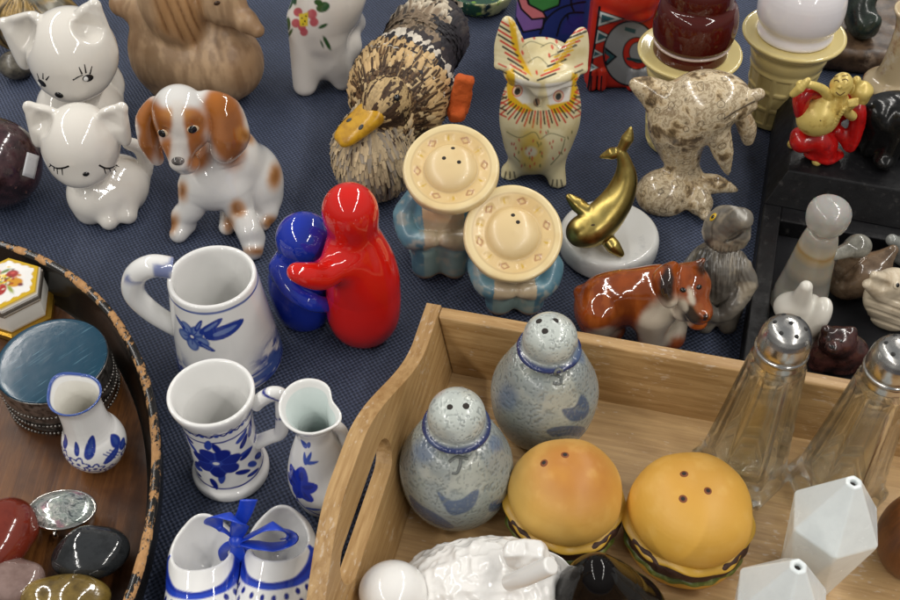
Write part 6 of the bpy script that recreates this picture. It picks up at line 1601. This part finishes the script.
# onyx vase and green stone on the slab
ony = mat('onyx', lin(206, 186, 150), .14, coat=.4, trans=.12, mottle=[(lin(150, 104, 64), .45, .5, .66), (lin(222, 214, 196), .7, .55, .7)], sss=.2)
f = Frame(892, 88, SLAB); H = f.L(907, 10, 0)[2]
V, F, *_ = lathe([(0, 0), (1.9, 0), (2.05, .15), (2.0, .5), (1.5, .8), (1.25, 1.1), (1.12, 2.5), (1.1, H - 1.6), (1.3, H - .7), (1.62, H - .15), (1.6, H), (1.45, H), (1.2, H - .35), (.7, H - 1.0), (0, H - 1.2)], 100, .08)
o = mkmesh('onyx_vase', V, F, ony); o.location = tuple(f.o); tag(o, 'tall banded onyx vase on the brown stone slab', 'vase')
f = Frame(860, 36, SLAB)
B = Body().ell((0, 0, 1.0), (1.1, 1.2, 1.1), k=.3).ell((-.3, .9, 1.6), (1.0, 1.2, 1.4), k=.5).ell((.4, -.6, 1.6), (.5, .5, .5), k=.3).ell((0, 1.2, 2.8), (.9, .9, .8), k=.5)
V, F = B.cut(.02).mesh(.08, 3, lambda V: .1 * (fbm(V, .9, 3) - .5)); o = mkmesh('green_stone_frog', V, F, mat('green_stone', lin(44, 54, 46), .25, mottle=[(lin(24, 30, 26), .9, .42, .6), (lin(96, 104, 90), 1.1, .62, .75)], coat=.2)); o.location = tuple(f.o); tag(o, 'dark green carved stone frog behind the vanilla cone shaker', 'carving')

# small carvings on the recessed shelf
RZ = .806
f = Frame(797, 304, RZ); H = f.L(823, 215, 0)[2]
on2 = bpy.data.materials.new('banded_onyx'); on2.use_nodes = True
N = on2.node_tree.nodes; Lk = on2.node_tree.links; b = N['Principled BSDF']; b.inputs['Roughness'].default_value = .16; b.inputs['Transmission Weight'].default_value = .5; b.inputs['IOR'].default_value = 1.3; b.inputs['Subsurface Weight'].default_value = .4; b.inputs['Subsurface Scale'].default_value = .006; b.inputs['Coat Weight'].default_value = .4
tc = N.new('ShaderNodeTexCoord'); mp = N.new('ShaderNodeMapping'); mp.inputs['Scale'].default_value = (40, 40, 90); Lk.new(tc.outputs['Object'], mp.inputs[0])
n1 = N.new('ShaderNodeTexNoise'); n1.inputs['Scale'].default_value = 1.3; n1.inputs['Detail'].default_value = 3; Lk.new(mp.outputs[0], n1.inputs[0])
sz = N.new('ShaderNodeSeparateXYZ'); Lk.new(tc.outputs['Object'], sz.inputs[0])
zm = N.new('ShaderNodeMath'); zm.operation = 'MULTIPLY'; zm.inputs[1].default_value = 100 / (H + 1.2); Lk.new(sz.outputs['Z'], zm.inputs[0])
za = N.new('ShaderNodeMath'); za.operation = 'MULTIPLY_ADD'; za.inputs[1].default_value = .07; Lk.new(n1.outputs['Fac'], za.inputs[0]); Lk.new(zm.outputs[0], za.inputs[2])
cr = N.new('ShaderNodeValToRGB'); Lk.new(za.outputs[0], cr.inputs[0]); e = cr.color_ramp.elements; e[0].position = .1; e[0].color = (*lin(172, 168, 158), 1); e[1].position = 1; e[1].color = (*lin(196, 194, 190), 1)
for p, c_ in ((.28, (190, 186, 176)), (.36, (164, 160, 150)), (.44, (200, 190, 170)), (.52, (184, 176, 160)), (.575, (204, 182, 140)), (.60, (196, 162, 106)), (.63, (214, 200, 172)), (.70, (186, 180, 168)), (.76, (206, 200, 188))): x = e.new(p); x.color = (*lin(*c_), 1)
Lk.new(cr.outputs[0], b.inputs['Base Color'])
t = thing('onyx_figure', 'translucent banded onyx pawn-shaped figure with a round head on the black stand', 'figurine', f.o)
V, F, *_ = lathe([(0, 0), (1.45, 0), (1.56, .1), (1.52, .6), (1.25, 2.4), (1.0, H - 2.0), (.85, H - 1.3), (.66, H - 1.05), (0, H - 1.0)], 90, .08); mkmesh('body', V, F, on2, t)
V, F, *_ = lathe([(0, H - 1.06), (.7, H - 1.0), (1.0, H - .72), (1.14, H - .1), (1.1, H + .42), (.75, H + .82), (0, H + .9)], 90, .08); mkmesh('head', V, F, on2, t)
agate = mat('brown_agate', lin(120, 100, 80), .18, coat=.35, mottle=[(lin(74, 58, 44), .7, .42, .62), (lin(166, 150, 130), .5, .58, .75)])
def carving(px, py, name, label, parts, m, vox=.055, disp=None, cat='carving', grp=None, paint=None, rel=4):
    f = Frame(px, py, RZ); B = Body()
    for p in parts:
        if p[0] == 'e': B.ell(f.L(*p[1]), p[2], p[4] if len(p) > 4 else None, p[3])
        elif p[0] == 'c': B.cap(f.L(*p[1]), f.L(*p[2]), p[3], p[4], p[5])
        elif p[0] == 's': B.ell(f.L(*p[1]), p[2], None, p[3], 's')
        elif p[0] == 'sc': B.cap(f.L(*p[1]), f.L(*p[2]), p[3], p[4], p[5], 's')
        elif p[0] == 'b': B.ell((0, 0, p[2][2]), p[2], None, p[3])
    V, F = B.cut(.01).mesh(vox, rel, disp(f) if disp else None)
    t = thing(name, label, cat, f.o, 0, grp); mkmesh('body', V, F, m, t, paint(f, V) if paint else None); return f, t, bvh_of(V, F)
def groove(f): return lambda V: -.10 * m_line(f.px(V), [(838, 282), (850, 272), (866, 258)], 1.0, 1.5)
f, t, bv = carving(858, 293, 'stone_duck', 'brown agate duck with a grey head on the black stand', [('e', (860, 276, .1), (1.75, 1.2, 1.25), .3), ('e', (845, 282, -.1), (.95, 1.0, .95), .5), ('c', (880, 262, .3), (893, 250, .5), .7, .3, .5), ('c', (846, 268, -.2), (855, 250, -.3), .62, .55, .3), ('e', (858, 246, -.4), (.68, .62, .62), .25), ('c', (850, 249, -.6), (834, 255, -1.3), .42, .26, .2)], agate, .06, groove)
B = Body().ell(f.L(858, 246, -.4), (.72, .66, .66)).cap(f.L(850, 249, -.6), f.L(834, 255, -1.3), .46, .30, .2); V, F = B.mesh(.05, 4); mkmesh('head', V, F, mat('grey_agate', lin(136, 134, 124), .16, coat=.3, mottle=(lin(90, 88, 80), .8, .45, .65)), t)
f, t, bv = carving(906, 262, 'stone_duck', 'smoky grey stone bird cut off by the right edge behind the agate duck', [('e', (908, 250, 0), (1.0, .9, 1.0), .3), ('c', (900, 246, -.2), (892, 240, -.3), .5, .35, .3), ('b', 0, (.9, .8, .6), .3)], mat('smoky_stone', lin(150, 152, 148), .15, coat=.3, mottle=(lin(110, 112, 108), .7, .45, .65)), .07)
def ribs(f): return lambda V: -.06 * ss(.75, .98, np.abs(np.sin((f.px(V)[:, 1] - f.px(V)[:, 0] * .35) * .36))) * m_poly(f.px(V), [(868, 298), (890, 300), (905, 300), (930, 340), (860, 340)], 3)
cream = mat('cream_stone', lin(206, 192, 168), .24, coat=.2, mottle=(lin(170, 150, 122), .8, .55, .75))
f, t, bv = carving(895, 322, 'stone_fish', 'cream carved stone fish with a wide open mouth on the black stand', [('e', (893, 297, .0), (1.55, 1.2, 1.5), .3), ('e', (893, 312, 0), (1.3, 1.1, 1.0), .4), ('c', (885, 282, -.4), (874, 275, -.7), .6, .22, .3), ('c', (882, 293, -.5), (867, 284, -.8), .55, .25, .3), ('e', (894, 282, -.2), (.9, .8, .75), .3), ('sc', (886, 288, -1.1), (868, 279, -1.2), .34, .2, .12)], cream, .055, ribs)
V, F = blob(f, bv, 897, 285, .22, .22, .08); ey = mkmesh('eye', V, F, cream, t); V, F = blob(f, bv, 897, 285, .1, .12, .05, lift=.07); mkmesh('pupil', V, F, black, ey)
f, t, bv = carving(803, 346, 'stone_bird', 'smooth white stone bird behind a steel shaker cap on the black stand', [('e', (806, 318, .1), (1.0, 1.1, 1.5), .3), ('e', (790, 307, .2), (.85, .8, .8), .5), ('c', (800, 303, 0), (806, 287, -.2), .6, .34, .4), ('e', (815, 318, -.4), (.62, .8, 1.4), .15, (0, 15, 0)), ('b', 0, (1.1, 1, .7), .4)], mat('white_stone', lin(214, 210, 200), .2, coat=.2, sss=.1), .055)
f, t, bv = carving(838, 366, 'stone_bear', 'dark reddish brown stone bear cub behind the wooden tray', [('e', (838, 349, 0), (1.3, 1.1, 1.05), .3), ('e', (837, 341, -.4), (.95, .8, .75), .4), ('e', (827, 330, -.2), (.3, .25, .28), .25), ('e', (851, 332, -.2), (.32, .25, .3), .25), ('e', (833, 347, -1.1), (.42, .4, .34), .2), ('c', (820, 355, -.3), (818, 364, -.5), .55, .5, .4), ('c', (856, 352, -.2), (860, 362, -.4), .6, .5, .4), ('b', 0, (1.3, 1.0, .5), .3)], mat('jasper', lin(74, 44, 40), .2, coat=.3, mottle=[(lin(40, 24, 22), 1, .42, .6), (lin(120, 82, 74), 1.4, .62, .75)]), .055, lambda f: (lambda V: .10 * (fbm(V, 1.4, 3) - .5)))
for x, y in ((829, 340), (841, 341)):
    V, F = blob(f, bv, x, y, .1, .08, .05); mkmesh('eye', V, F, black, t)
V, F = blob(f, bv, 832, 347, .14, .1, .07); mkmesh('nose', V, F, black, t)
# ---------------------------------------------------------------- centimetres -> metres
done = set()
for o in bpy.data.objects:
    o.location = o.location * .01
    if o.type == 'MESH' and o.data.name not in done:
        done.add(o.data.name); o.data.transform(Matrix.Scale(.01, 4))
for m in bpy.data.materials:
    if 'vec' in m: del m['vec']
